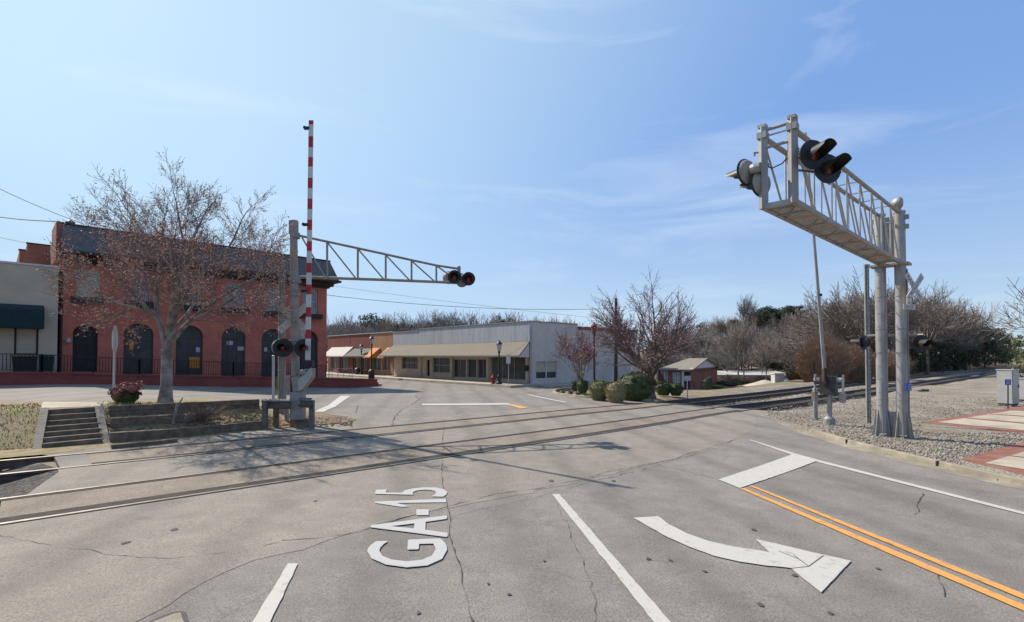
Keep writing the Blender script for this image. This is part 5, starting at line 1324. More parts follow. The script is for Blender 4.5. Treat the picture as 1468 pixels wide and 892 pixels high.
cable('overhead_cable', 'low thin cable crossing behind the cream building parapet', P(-90, 320, 44), P(110, 362, 39), .1, .02)
# equipment cabinets
def cab(px0, px1, py0, py1, label, sign=None):
    b = G((px0+px1)/2, py1-1); Y = b.y; w_ = (px1-px0)*Y/FPX*.82; h = P(px0, py0, Y).z-b.z
    o = thing('equipment_cabinet', label, 'equipment cabinet', b, R(22))
    obj('plinth', MB().box((-w_/2+.03, -.27, -.1), (w_/2-.03, .3, .14)), M['dark_steel'], o)
    obj('case', MB().box((-w_/2, -.3, .142), (w_/2, .33, h-.05)), M['cabinet'], o)
    obj('lid', MB().box((-w_/2-.03, -.34, h-.048), (w_/2+.03, .37, h)), M['cabinet'], o)
    d = obj('door', MB().box((-w_/2+.05, -.32, .22), (w_/2-.05, -.302, h-.12)), M['cabinet'], o)
    obj('handle', MB().box((w_/2-.13, -.35, h*.5), (w_/2-.1, -.322, h*.5+.18)), M['dark_steel'], d)
    return o
cab(1435, 1457, 529.5, 583, 'tall grey equipment cabinet behind the small blue sign')
cab(1458.5, 1476, 542, 577, 'lower grey equipment cabinet at the right edge behind the tall one')
b = G(1445, 588); sgn = thing('blue_sign', 'small blue sign on a dark post in front of the grey cabinets', 'sign', b); t_ = P(1445, 545, b.y)
obj('post', MB().bar(b-U*.05, t_, .05, .03), M['dark_steel'], sgn, world=True); c = P(1445, 548, b.y-.04)
sf = obj('sign_face', MB().obox(c, (.20, .05, 0), (0, .006, 0), (0, 0, .14)), M['sign_blue'], sgn, world=True)
mb = MB(); 
for k in range(3): mb.obox(c+Vector((0, -.012, .07-.06*k)), (.13-.03*(k % 2), .033, 0), (0, .001, 0), (0, 0, .010))
obj('print_lines', mb, M['sign_white'], sf, world=True)
b = G(1326, 561); tag(obj('derail_box', MB().obox(b+U*.06, (.16, .05, 0), (-.06, .16, 0), (0, 0, .09)).obox(b+Vector((-.4, -.15, .05)), (.3, .1, 0), (-.02, .06, 0), (0, 0, .04)), M['dark_steel']), 'small dark steel box lying on the gravel right of the twin masts', 'equipment box')

# ------------------------------------------------------------------ timber steps and retaining walls
def PVw(px, py, v): return PF_v(v).w(*(lambda q: (q[0], 0, q[1]))(PF_v(v).loc(px, py)))
def PF_v(v): return Frame(*xy(0, v), 0, DX, DY)
st = thing('timber_steps', 'short flight of dark timber steps between two pale timber stringers on the bank', 'steps', G(105, 640))
Dv = Vector((-DY, DX, 0))
v0, v1 = 16.15, 17.9
rows = [(640, 633), (631.5, 625), (623.5, 617.5), (616, 609.5), (608, 602), (600.5, 594), (593, 586)]
for k, (yb, yt) in enumerate(rows):
    v = lerp(v0, v1, k/6); t_ = k/6
    xl_, xr_ = lerp(62, 68, t_), lerp(147, 142, t_)
    A1 = PVw(xl_, yt, v); B1 = PVw(xr_, yt-1.2, v); lo_ = PVw(xl_, yb+2, v)
    hgt = A1.z-lo_.z+.1
    A1.z = B1.z = (A1.z+B1.z)/2
    obj('tread', MB().prism([A1, B1, B1-U*hgt, A1-U*hgt], Dv*.13), M['timber'], st, world=True, fix=True)
    e0 = A1+Dv*.132-U*.012; e1 = B1+Dv*.132-U*.012; obj('sunlit_tread_fill', MB().prism([e0, e1, e1-U*hgt*.8, e0-U*hgt*.8], Dv*.2), M['kerb'], st, world=True, fix=True)  # pale colour paints sunlight onto the tops of the dark treads
for a, b_ in (((52, 648, 16.0), (64, 586, 17.95)), ((153, 640, 16.0), (141, 583, 17.95))):
    p = PVw(*a); q = PVw(*b_)
    obj('stringer', MB().bar(p-U*.12, q-U*.08, .16, .24), M['grey_timber'], st, world=True)
def tier(label, pts, thick=.2, layers=1):
    lo = [G(a, c) for a, b_, c in pts]; hi = [P(a, b_, q.y) for (a, b_, c), q in zip(pts, lo)]; o = thing('retaining_wall', label, 'retaining wall', lo[0])
    for l in range(layers):
        mb = MB()
        for k in range(len(pts)-1):
            f0, f1 = l/layers, (l+1)/layers-(.03 if l < layers-1 else 0)
            p, q, p2, q2 = lo[k].lerp(hi[k], f0), lo[k+1].lerp(hi[k+1], f0), lo[k].lerp(hi[k], f1), lo[k+1].lerp(hi[k+1], f1)
            if l == 0: p = p-U*.15; q = q-U*.15
            mb.prism([p, q, q2, p2], Dv*thick)
        obj('timber', mb, M['timber'], o, world=True, fix=True)
tier('uppermost dark timber retaining wall running from the steps to the guard rail', [(157, 582.5, 598), (262, 577.5, 592.5), (372, 572.5, 587)], .2, 2)
tier('short second timber tier right of the steps', [(159, 600, 614), (265, 594, 606)])
tier('third long dark timber tier below the dead shrub', [(158, 621, 635), (262, 614.5, 627), (376, 604, 614.5)])
tier('lowest half buried timber edge along the crossing', [(160, 638, 644), (225, 632.5, 638), (255, 629, 634)], .16)

# ------------------------------------------------------------------ vegetation
def rot_about(v, axis, a): return Matrix.Rotation(a, 3, axis) @ v
class TreeGen:
    def __init__(s, seed): s.r = random.Random(seed); s.wood = MB(); s.twig = MB(); s.tips = []
    def chain(s, p, d, L_, r0, r1, n, wig, up):
        pts = [Vector(p)]; d = Vector(d).normalized()
        for i in range(n):
            d = (d+Vector((s.r.gauss(0, wig), s.r.gauss(0, wig), s.r.gauss(0, wig)+up))).normalized()
            pts.append(pts[-1]+d*(L_/n))
        return pts, [lerp(r0, r1, i/n) for i in range(n+1)]
    def emit(s, pts, rad):
        big = max(rad); n = 8 if big > .08 else (5 if big > .025 else 3)
        (s.wood if big > .02 else s.twig).tube(pts, rad, n, cap=False)
    def grow(s, p, d, L_, r0, lvl, maxl, prm):
        n = max(2, prm['seg']-lvl); rmin = prm['rmin']
        pts, rad = s.chain(p, d, L_, r0, max(rmin, r0*.45), n, prm['wig'], prm['up'])
        s.emit(pts, rad)
        if lvl >= maxl:
            s.tips += pts[1:]; return
        if lvl >= maxl-1: s.tips += pts[2:]
        k = prm['kids'][lvl]
        for i in range(k):
            t = lerp(prm['t0'], 1.0, (i+s.r.uniform(.1, .9))/k); f = t*(len(pts)-1); j = min(int(f), len(pts)-2)
            q = pts[j].lerp(pts[j+1], f-j); dd = (pts[j+1]-pts[j]).normalized()
            ax = dd.orthogonal().normalized(); ax = rot_about(ax, dd, s.r.uniform(0, 2*pi))
            nd = rot_about(dd, ax, R(s.r.uniform(*prm['ang'])))
            nd.z = nd.z*prm.get('flat', 1.0)
            s.grow(q, nd, L_*s.r.uniform(*prm['ratio'])*lerp(1.12, .75, t), max(rmin, lerp(r0, r0*.45, t)*prm['rr']), lvl+1, maxl, prm)
        # leader carries on
        s.grow(pts[-1], pts[-1]-pts[-2], L_*.62, max(rmin, rad[-1]), lvl+1, maxl, prm)
def buds(tips, count, size, seed, spread=.12, cond=None):
    r = random.Random(seed); mb = MB()
    for _ in range(count):
        p = tips[r.randrange(len(tips))]+Vector((r.gauss(0, spread), r.gauss(0, spread), r.gauss(0, spread)))
        if cond and r.random() > cond(p): continue
        a = Vector((r.uniform(-1, 1), r.uniform(-1, 1), r.uniform(-1, 1))).normalized(); b = a.orthogonal().normalized(); q = size*r.uniform(.5, 1.4)
        mb.add([p-a*q, p-b*q*.45, p+a*q, p+b*q*.45], [(0, 1, 2, 3)])
    return mb
def leaf_blob(mb, c, rad, count, size, r, shell=.55, squash=None):
    c = Vector(c)
    for _ in range(count):
        v = Vector((r.gauss(0, 1), r.gauss(0, 1), r.gauss(0, 1))).normalized(); k = lerp(shell, 1.0, r.random()**.6)
        p = c+Vector((v.x*rad[0], v.y*rad[1], v.z*rad[2]))*k
        n = (v+Vector((r.gauss(0, .6), r.gauss(0, .6), r.gauss(0, .6)))).normalized(); a = n.orthogonal().normalized(); a = rot_about(a, n, r.uniform(0, 6.28)); b = n.cross(a); q = size*r.uniform(.6, 1.4)
        mb.add([p-a*q, p-b*q*.6, p+a*q, p+b*q*.6], [(0, 1, 2, 3)])

# --- the flowering tree at the left on the bank
base = G(237, 572); base = P(237, 571, 16.6); base.z = g(base.x, base.y)-.05
T = TreeGen(11); BY = base.y
fork = P(240, 500, BY)
T.wood.tube([base-U*.1, base+U*.18, base.lerp(fork, .35)+Vector((.02, 0, 0)), base.lerp(fork, .7), fork], [.29, .215, .168, .162, .175], 14, cap=False)
prm = dict(seg=6, wig=.11, up=.05, rmin=.0046, kids=[4, 4, 3, 3], t0=.2, ang=(22, 55), ratio=(.55, .8), rr=.55)
limbs = [([(240, 500), (262, 470), (300, 435), (345, 405), (385, 383)], [.13, .115, .10, .075, .045], .4),
         ([(240, 500), (249, 460), (262, 400), (272, 352), (284, 312)], [.17, .15, .125, .10, .06], -.3),
         ([(239, 500), (228, 462), (222, 425), (226, 370), (232, 300)], [.14, .12, .10, .08, .045], .9),
         ([(238, 498), (226, 455), (205, 438), (160, 425), (118, 405)], [.10, .085, .07, .055, .03], -.7),
         ([(262, 400), (250, 370), (215, 330), (185, 285)], [.09, .075, .055, .035], -1.3),
         ([(262, 408), (300, 372), (340, 335), (362, 290)], [.085, .07, .055, .035], 1.2),
         ([(239, 480), (245, 440), (250, 400), (246, 350)], [.10, .08, .065, .04], -2.4),
         ([(245, 470), (275, 440), (290, 405), (300, 360)], [.09, .08, .06, .04], 2.3),
         ([(226, 455), (195, 420), (150, 370), (120, 320)], [.07, .06, .045, .03], 1.0),
         ([(285, 450), (330, 428), (372, 400), (400, 360)], [.06, .05, .04, .028], -1.6),
         ([(262, 400), (272, 350), (262, 300), (255, 255)], [.08, .065, .05, .03], .3)]
for pix, rad, dy in limbs:
    pix = [(240+(a-240)*.86, 500+(b-500)*.86) for a, b in pix]
    pts = [P(a, b, BY+dy*i/(len(pix)-1)*1.0) for i, (a, b) in enumerate(pix)]
    sp_ = [Vector(q) for q in spline(pts, .35)]; n = len(sp_); rd = [interp([k/(len(rad)-1) for k in range(len(rad))], rad, i/(n-1)) for i in range(n)]
    rd = [q*.66 for q in rd]; T.wood.tube(sp_, rd, 9, cap=False)
    ln = sum((sp_[i+1]-sp_[i]).length for i in range(n-1))
    K = 8
    for i in range(K):
        t = lerp(.35, .97, (i+T.r.random())/K); f = t*(n-1); j = min(int(f), n-2); q = sp_[j]; dd = (sp_[j+1]-sp_[j]).normalized()
        ax = rot_about(dd.orthogonal().normalized(), dd, T.r.uniform(0, 6.28)); nd = rot_about(dd, ax, R(T.r.uniform(30, 72)))
        T.grow(q, nd, T.r.uniform(.8, 1.3)*lerp(1.15, .8, t), rd[j]*.42, 1, 4, prm)
    T.grow(sp_[-1], sp_[-1]-sp_[-2], .85, rd[-1], 1, 4, prm)
tr = thing('flowering_tree', 'large budding tree with pinkish twigs and pale trunk in front of the red brick building', 'tree', base)
obj('trunk', T.wood, M['bark'], tr, world=True, smooth=True); obj('twigs', T.twig, M['twig'], tr, world=True)
lim_z = P(250, 345, BY).z
obj('buds', buds(T.tips, 17000, .033, 5, .05, lambda p: 1.0 if p.z < lim_z else .45), M['bud'], tr, world=True)

# --- island trees
def free_tree(name, label, base, H_, spread, seed, mw, mt, mbud, nb, prm, stems=4, bsize=.05, tr_h=.15, r0=.16, maxl=5):
    T = TreeGen(seed); b = Vector(base)
    fk = b+U*H_*tr_h
    T.wood.tube([b-U*.15, b+U*.15, fk], [r0*1.5, r0*1.1, r0], 10, cap=False)
    for i in range(stems):
        a = 2*pi*i/stems+T.r.uniform(-.3, .3); k = spread*T.r.uniform(.75, 1.1) if i else .1
        d = Vector((cos(a)*k, sin(a)*k, 1.0)); T.grow(fk-U*.05, d, H_*T.r.uniform(.30, .37), r0*.62, 0, maxl-1, prm)
    k_ = H_/(max(v[2] for v in T.twig.v)-b.z)
    for q_ in (T.wood, T.twig): q_.v = [tuple(b+(Vector(v)-b)*k_) for v in q_.v]
    T.tips = [b+(v-b)*k_ for v in T.tips]
    o = thing(name, label, 'tree', b); obj('trunk', T.wood, mw, o, world=True, smooth=True); obj('twigs', T.twig, mt, o, world=True)
    if nb: obj('buds', buds(T.tips, nb, bsize, seed, .08), mbud, o, world=True)
    return o
b = P(945, 560, 31.5); b.z = g(b.x, b.y)+.1
free_tree('bare_tree', 'broad many stemmed bare tree with reddish buds above the round hedges', b+Vector((-.55, 0, 0)), 8.3, 1.25, 27, M['brown_bark'], M['twig'], M['bud_red'], 5200,
          dict(seg=6, wig=.09, up=.03, rmin=.009, kids=[5, 4, 4, 2], t0=.25, ang=(20, 46), ratio=(.55, .74), rr=.62), 7, .05, .13, .25)
b = P(833, 552, 35); b.z = g(b.x, b.y)
free_tree('crape_myrtle', 'small vase shaped crape myrtle with dark red twigs against the white wall', b, 4.6, .62, 33, M['bark'], M['twig'], M['bud_red'], 2600,
          dict(seg=5, wig=.08, up=.05, rmin=.008, kids=[3, 3, 3, 2], t0=.3, ang=(18, 42), ratio=(.55, .72), rr=.6), 6, .045, .16, .10)

# --- hedges and shrubs
def hedge(name, label, px, pyb, pyt, hw, Y, m, seed, leaf=.035, count=3200, square=1.0, cat='shrub', group=None, dep=None):
    r = random.Random(seed); b = P(px, pyb, Y); zt = P(px, pyt, Y).z; w_ = hw*Y/FPX; zb = g(b.x, b.y); h = zt-zb
    o = thing(name, label, cat, (b.x, b.y, zb), 0, group); mb = MB()
    c = Vector((b.x, b.y, zb+h*.5)); d = dep or w_*.9
    nl = 5
    for k in range(nl):
        a = 2*pi*k/nl; leaf_blob(mb, c+Vector((cos(a)*w_*.30, sin(a)*d*.3, r.uniform(-.04, .05)*h)), (w_*.68, d*.68, h*.48*r.uniform(.88, 1.0)), count//nl, leaf, r, .72)
    for k in range(9):                     # uneven outline: small shoots and sprigs standing out
        v = Vector((r.gauss(0, 1), r.gauss(0, 1), abs(r.gauss(0, .8)))).normalized(); q = c+Vector((v.x*w_*.92, v.y*d*.92, v.z*h*.46)); leaf_blob(mb, q, (w_*.16, w_*.16, h*.11), max(12, count//45), leaf, r, .1)
    obj('foliage', mb, m, o, world=True)
    core = MB(); core.lathe((b.x, b.y, zb), (0, 0, 1), [(w_*.55, 0), (w_*.8, h*.3), (w_*.8, h*.6), (w_*.5, h*.85), (.02, h*.92)], 12); obj('inner_branches', core, m, o, world=True)
    return o
hedge('clipped_shrub', 'big dark clipped hedge under the bare tree', 911, 573, 533, 30, 29.5, M['leaf'], 1, .04, 5200)
hedge('clipped_shrub', 'round yellow tan shrub at the front of the island', 883, 573.5, 546, 17.5, 27.8, M['leaf_tan'], 2, .03, 3000)
hedge('clipped_shrub', 'olive green shrub wedged left of the yellow tan one', 859, 571.5, 544.5, 16.5, 29, M['leaf_olive'], 3, .03, 2600)
hedge('clipped_shrub', 'small round dark shrub at the left end of the island', 835, 559.5, 542.5, 10, 34.5, M['leaf'], 4, .035, 1500)
hedge('clipped_shrub', 'smallest dark shrub half hidden at the far left of the island', 824, 558.5, 545, 6, 36, M['leaf'], 5, .035, 800)
hedge('clipped_shrub', 'low dark hedge right of the big hedge below the depot windows', 951, 567, 547, 13, 33.5, M['leaf'], 6, .04, 1800)
hedge('clipped_shrub', 'low dark hedge nearest the depot house door', 969, 568, 548, 11, 33.2, M['leaf'], 7, .04, 1600)
hedge('clipped_shrub', 'flat dark shrub row behind the crape myrtle', 862, 555, 546, 18, 36, M['leaf'], 8, .04, 1400)
hedge('ivy_shrub', 'dark ivy climbing the depot house gable wall', 1014, 561, 540, 8, 48.0, M['leaf_far'], 9, .06, 900)
hedge('wild_shrub', 'low rough green shrub right of the depot house', 1026, 561, 551, 14, 52, M['leaf_olive'], 10, .06, 900)
hedge('wild_shrub', 'dark evergreen bush between depot house and the white shed', 1044, 556, 546, 17, 58, M['leaf_far'], 11, .09, 900)
for i, (px, py, hw) in enumerate([(806, 566, 5), (818, 567, 4), (829, 568, 4), (841, 570, 5), (845, 571, 3.5)]):
    hedge('low_shrub', 'small low clump of evergreen planted along the island kerb', px, py, py-6.5, hw, G(px, py).y+.6, M['leaf_olive'], 40+i, .03, 260, group='low clumps along the island kerb')
hedge('red_shrub', 'shrub with bright pinkish red top leaves beside the timber steps', 180, 578, 552, 19, 15.6, M['leaf'], 12, .035, 1500)
o_ = [q for q in bpy.data.objects if q.name.startswith('red_shrub')][0]
r_ = random.Random(5); mb = MB()
for k in range(11):
    q = P(162+k*3.6+r_.uniform(-2, 2), 558+r_.uniform(-7, 8), 15.6+r_.uniform(-.5, .3)); leaf_blob(mb, q, (.16, .16, .13), 85, .045, r_, .2)
obj('red_leaves', mb, M['leaf_red'], o_, world=True)
# dead brown shrub, dry stalk and stone on the bank
b = PVw(285, 613, 17.2); b.z = g(b.x, b.y)
def stems(b, n, h, spread, r, rad=.006, bend=.3):
    mb = MB()
    for _ in range(n):
        a = r.uniform(0, 6.28); k = abs(r.gauss(0, spread)); p = Vector(b)+Vector((cos(a)*k*.4, sin(a)*k*.4, 0)); hh = h*r.uniform(.55, 1.1)
        mb.tube([p, p+Vector((cos(a)*k*.4, sin(a)*k*.4, hh*.55)), p+Vector((cos(a)*k*(.6+bend), sin(a)*k*(.6+bend), hh))], [rad, rad*.8, rad*.4], 3, cap=False)
    return mb
dsb = thing('dead_shrub', 'withered brown shrub lying on the retaining timbers', 'shrub', b); r_ = random.Random(8)
obj('stems', stems(b, 220, .42, .55, r_, .007), M['brown_stem'], dsb, world=True)
lf = MB(); leaf_blob(lf, b+U*.18, (.75, .35, .18), 420, .035, r_, .1); obj('dead_leaves', lf, M['litter'], dsb, world=True)
b = PVw(272, 606, 17.3); stn = MB()
def stone(mb, c, r0, r, n=7):
    c = Vector(c); vs = []; sx, sy, sz = r.uniform(.8, 1.3), r.uniform(.8, 1.3), r.uniform(.55, .9); K = 4
    for j in range(K+1):
        th_ = pi*j/K
        for k in range(n): a = 2*pi*k/n+.3*j; q = r0*r.uniform(.85, 1.12); vs.append(c+Vector((sin(th_)*cos(a)*q*sx, sin(th_)*sin(a)*q*sy, cos(th_)*q*sz)))
    mb.add(vs, [(j*n+k, (j+1)*n+k, (j+1)*n+(k+1) % n, j*n+(k+1) % n) for j in range(K) for k in range(n)])
stone(stn, b+U*.12, .28, random.Random(3), 10)
tag(obj('boulder', stn, M['rock'], smooth=True), 'rounded grey boulder between the timber tiers beside the dry stalk', 'boulder')
b = PVw(246, 608, 17.1); t_ = P(254, 578, b.y+.2); stk = MB().tube([b-U*.1, b.lerp(t_, .4)+Vector((.03, 0, 0)), t_], [.055, .045, .03], 7).tube([b.lerp(t_, .6), P(262, 570, b.y+.3)], [.03, .015], 5)
tag(obj('dry_stalk', stk, M['wood_pole']), 'pale broken dry stalk leaning on the retaining timbers', 'stalk')

# grass tufts, litter and loose stones: nobody could count these
def tufts(name, pts, n, h, m, seed, label, wid=.012):
    r = random.Random(seed); mb = MB()
    for _ in range(n):
        p = pts(r)
        if p is None: continue
        x, y = p; z = g(x, y); a = r.uniform(0, 6.28); d = Vector((cos(a), sin(a), 0)); l = Vector((r.gauss(0, .45), r.gauss(0, .45), 1)).normalized()*h*r.uniform(.4, 1.3)
        q = Vector((x, y, z)); mb.add([q-d*wid, q+d*wid, q+l*.6+d*wid*.6, q+l], [(0, 1, 2, 3)])
    return tag(obj(name, mb, m), label, 'grass', None, 'stuff')
def box_uv(u0, u1, v0_, v1_): return lambda r: xy(r.uniform(u0, u1), r.uniform(v0_, v1_))
tufts('dry_grass', box_uv(-9, 1.0, 16.2, 20.5), 9000, .06, M['grass'], 1, 'short dry grass on the bank left of the timber steps')
tufts('green_grass', lambda r: tuple(PVw(r.uniform(300, 358), 577, r.uniform(18.3, 18.9))[:2]), 900, .10, M['green_grass'], 2, 'fresh green grass along the top of the bank')
tufts('bank_weeds', box_uv(2.2, 6.5, 16.5, 19.5), 2600, .09, M['grass'], 3, 'mixed dry weeds on the retained bank')
tufts('edge_weeds', lambda r: (lambda p: (p.x+r.gauss(0, .12), p.y+r.gauss(0, .12)))(Vector(kerb_xy[2]).lerp(Vector(kerb_xy[4]), r.random())+Vector((.55, .75))*.9), 1200, .05, M['grass'], 4, 'thin weeds behind the right kerb')
def scatter(name, pts, n, size, m, seed, label, zf=g, up_=.0, nn=5):
    r = random.Random(seed); mb = MB()
    for _ in range(n):
        p = pts(r)
        if p is None: continue
        x, y = p; s_ = size*r.uniform(.5, 1.5); stone(mb, (x, y, zf(x, y)+up_+s_*.25), s_, r, nn)
    return tag(obj(name, mb, m), label, 'gravel', None, 'stuff')
rkv = [Vector(p) for p in kerb_xy]
def yard_pt(r):
    a = r.random()**.7; px = r.uniform(1100, 1480); py = r.uniform(570, 690); q = G(px, py); x, y = q.x, q.y
    u, v = uv(x, y)
    if tdist(x, y) < 1.3: return None
    # keep off the road: right of the kerb line
    ln = rkv
    for i in range(len(ln)-1):
        if ln[i+1].y <= y <= ln[i].y or (i == 0 and y > ln[0].y):
            t = (y-ln[i].y)/(ln[i+1].y-ln[i].y); xx = lerp(ln[i].x, ln[i+1].x, t)
            if x < xx+.75: return None
            break
    if py > 583 and px > 1322 and (py-585)/(23) > (1455-px)/133 and py < 623: return None
    if px > 1376 and py > 662-(px-1378)*.28: return None
    if y > rkv[0].y and x < G(1125, 606).x: return None
    return x, y
for sd_, m_, nm in ((1, 'ballast', 'grey'), (2, 'pile', 'tan'), (3, 'rock', 'brown')):
    scatter('loose_gravel', yard_pt, 4200, .023, M[m_], sd_, nm+' loose stones scattered over the gravel yard', hy)
scatter('bank_litter', box_uv(1.2, 6.4, 16.3, 17.9), 900, .03, M['litter'], 5, 'brown leaf litter and stones between the timber tiers')
scatter('soil_litter', lambda r: tuple(G(r.uniform(372, 505), r.uniform(598, 612))[:2]), 500, .03, M['litter'], 6, 'leaf litter on the bare soil round the signal foot')
scatter('track_stones', lambda r: xy(r.uniform(-4, .1), r.uniform(9.2, 16)), 1500, .035, M['dark_ballast'], 7, 'dark loose ballast in the track bed at the left edge', gl)
def between(r):
    i = r.randrange(len(C1)-1); p = C1[i]
    u = uv(*p)[0]
    if not 25.5 < u < 60: return None
    q = p.lerp(C1[i+1], r.random())+Vector((-DY, DX))*r.uniform(1.1, 2.9); return q.x, q.y
scatter('track_stones', between, 2600, .04, M['ballast'], 8, 'pale ballast stones between the two tracks at the right', gl)

# --- background: bare tree and evergreen prototypes, each tree its own copy
def bare_proto(seed, H_, spread, kids, ang=(22, 48), mw='far_bark', mt='far_twig', rmin=.019, stems=1, up=.05, tr_h=.28):
    T = TreeGen(seed); fk = Vector((0, 0, H_*tr_h)); T.wood.tube([Vector((0, 0, -.6)), fk], [H_*.013, H_*.009], 6, cap=False)
    prm = dict(seg=5, wig=.10, up=up, rmin=rmin, kids=kids, t0=.2, ang=ang, ratio=(.56, .82), rr=.58)
    n = 6
    for i in range(n):
        a = 2*pi*i/n+T.r.uniform(-.4, .4); k = spread*T.r.uniform(.5, 1.1) if i else .05
        T.grow(fk*T.r.uniform(.7, 1.0), (cos(a)*k, sin(a)*k, 1), H_*T.r.uniform(.24, .32), H_*.0065, 1, 4, prm)
    k = H_/max(v[2] for v in T.twig.v)
    for q in (T.wood, T.twig): q.v = [(a*k, b*k, c*k) for a, b, c in q.v]
    return mesh('trunk', T.wood, M[mw]), mesh('twigs', T.twig, M[mt])
BARE = [bare_proto(100+i, 12, sp_, [5, 5, 4, 4], a_) for i, (sp_, a_) in enumerate([(.75, (22, 48)), (1.0, (25, 55)), (.55, (18, 40)), (.85, (24, 50))])]+[bare_proto(130+i, 12, sp_, [5, 4, 4, 4], a_, mt='far_twig_grey') for i, (sp_, a_) in enumerate([(.6, (18, 40)), (.9, (24, 52))])]
def ever_proto(seed, H_, w_, n, pine=False):
    r = random.Random(seed); mb = MB(); t = MB().tube([(0, 0, -.5), (0, 0, H_*.55), (r.uniform(-.1, .1), 0, H_*.95)], [H_*.018, H_*.013, .02], 6)
    for k in range(n):
        z = r.uniform(.62, .98) if pine else r.uniform(.12, .93); rr0 = w_*(sqrt(max(0, 1-((z-.78)/.24)**2)) if pine else (1-abs(z-.42)**1.5*1.5)); a = r.uniform(0, 6.28); q = rr0*r.uniform(.25, .95)
        leaf_blob(mb, (cos(a)*q, sin(a)*q, z*H_), (w_*.32, w_*.32, H_*.055), 46, .17, r, .3)
        if pine: t.tube([(0, 0, z*H_-.5), (cos(a)*q, sin(a)*q, z*H_)], [.06, .02], 4)
    k_ = H_/max(v[2] for v in mb.v)
    for q_ in (t, mb): q_.v = [(a*k_, b*k_, c*k_) for a, b, c in q_.v]
    return mesh('trunk', t, M['brown_bark']), mesh('crown', mb, M['leaf_pine' if pine else 'leaf_far'])
EVER = [ever_proto(200+i, 10, w_, 60) for i, w_ in enumerate((2.6, 3.6))]
PINE = [ever_proto(220+i, 14, 2.6, 34, True) for i in range(2)]
def plant(name, label, cat, group, pr_, x, y, z, s_, rot, sx=1.0):
    o = thing(name, label, cat, (x, y, z), rot, group); o.scale = (s_*sx, s_*sx, s_)
    for me in pr_: c = bpy.data.objects.new(me.name.split('.')[0], me); COL.objects.link(c); c.parent = o
    return o
# the wooded hill
def hz(x, y):
    b = g(x, y)
    a = max(0, min(1, (y-85)/70))*max(0, min(1, 1-abs(x-78)/75))
    return b+9.5*a*a*(3-2*a)
hm = MB(); nx, ny = 46, 30
for j in range(ny+1):
    for i in range(nx+1):
        x = -20+200*i/nx; y = 78+150*j/ny; hm.v.append((x, y, hz(x, y)-.6 if (j > 0 and 0 < i < nx) else g(x, y)-1.5))
for j in range(ny):
    for i in range(nx): hm.f.append((j*(nx+1)+i, j*(nx+1)+i+1, (j+1)*(nx+1)+i+1, (j+1)*(nx+1)+i))
struct('hill', hm, M['hill'], smooth=True)
rb_ = random.Random(77)
tk_ = [(734+FPX*p.x/p.y, p.y) for p in C2 if p.y > 20 and p.x > 3]
def track_y(px): return interp([a for a, b in tk_], [b for a, b in tk_], px) if px > tk_[0][0] else 0
def row(label, group, px0, px1, n, Ya, Yb, top, protos, hmul=12, name='bare_tree', jit=5, zf=None, wid=1.0, cat='tree', back=6):
    for i in range(n):
        px = lerp(px0, px1, (i+rb_.uniform(.1, .9))/n); Y = max(rb_.uniform(Ya, Yb), track_y(px)+back+rb_.uniform(0, 9)); x = (px-734)/FPX*Y; z = (zf or g)(x, Y)
        ty = (top(px) if callable(top) else top)+abs(rb_.gauss(0, jit)); H_ = P(px, ty, Y).z-z
        plant(name, label, cat, group, protos[rb_.randrange(len(protos))], x, Y, z, max(.25, H_/hmul), rb_.uniform(0, 6.28), wid*rb_.uniform(.85, 1.25))
row('leafless winter tree in the belt behind the low shops', 'bare trees behind the shops', 466, 840, 46, 84, 112, lambda p: interp([466, 520, 560, 620, 680, 760, 840], [447, 447, 446, 440, 442, 447, 450], p), BARE, wid=1.0)
row('leafless brownish tree lower in the belt behind the shops', 'lower bare trees behind the shops', 466, 600, 12, 78, 90, 462, BARE, wid=1.3)
row('dark rounded evergreen in the tree belt behind the shops', 'evergreens behind the shops', 474, 620, 6, 98, 108, lambda p: interp([474, 500, 540, 575, 605, 620], [466, 463, 447, 465, 457, 462], p), EVER, 10, 'evergreen_tree', 2)
q = P(717, 452, 90); plant('pine_tree', 'lone small pine poking above the metal parapet of the white building', 'tree', None, PINE[0], q.x, 90, .2, (P(717, 449, 90).z-.2)/14, 1.0, .62)
top_h = lambda p: interp([940, 990, 1040, 1090, 1140, 1180], [468, 458, 450, 446, 447, 450], p)
row('leafless tree on the crest of the far wooded hill', 'bare trees on the hill crest', 960, 1190, 26, 128, 168, top_h, BARE, zf=hz, wid=1.15)
row('leafless tree on the slope of the far wooded hill', 'bare trees on the hill slope', 930, 1200, 52, 104, 130, lambda p: top_h(p)+17, BARE, zf=hz, wid=1.2)
row('leafless tree at the foot of the far wooded hill', 'bare trees at the hill foot', 900, 1190, 30, 84, 104, lambda p: top_h(p)+34, BARE, zf=hz, wid=1.2)
row('dark evergreen low on the wooded hillside', 'evergreens on the hillside', 930, 1180, 26, 96, 126, 484, EVER, 10, 'evergreen_tree', 9, hz)
row('dark pine standing above the bare trees on the hill crest', 'pines on the hill crest', 1082, 1146, 15, 140, 160, 437, PINE, 14, 'pine_tree', 6, hz, 1.9)
row('dark pine on the left shoulder of the wooded hill', 'pines on the hill shoulder', 1000, 1075, 4, 150, 165, 458, PINE, 14, 'pine_tree', 4, hz, 1.4)
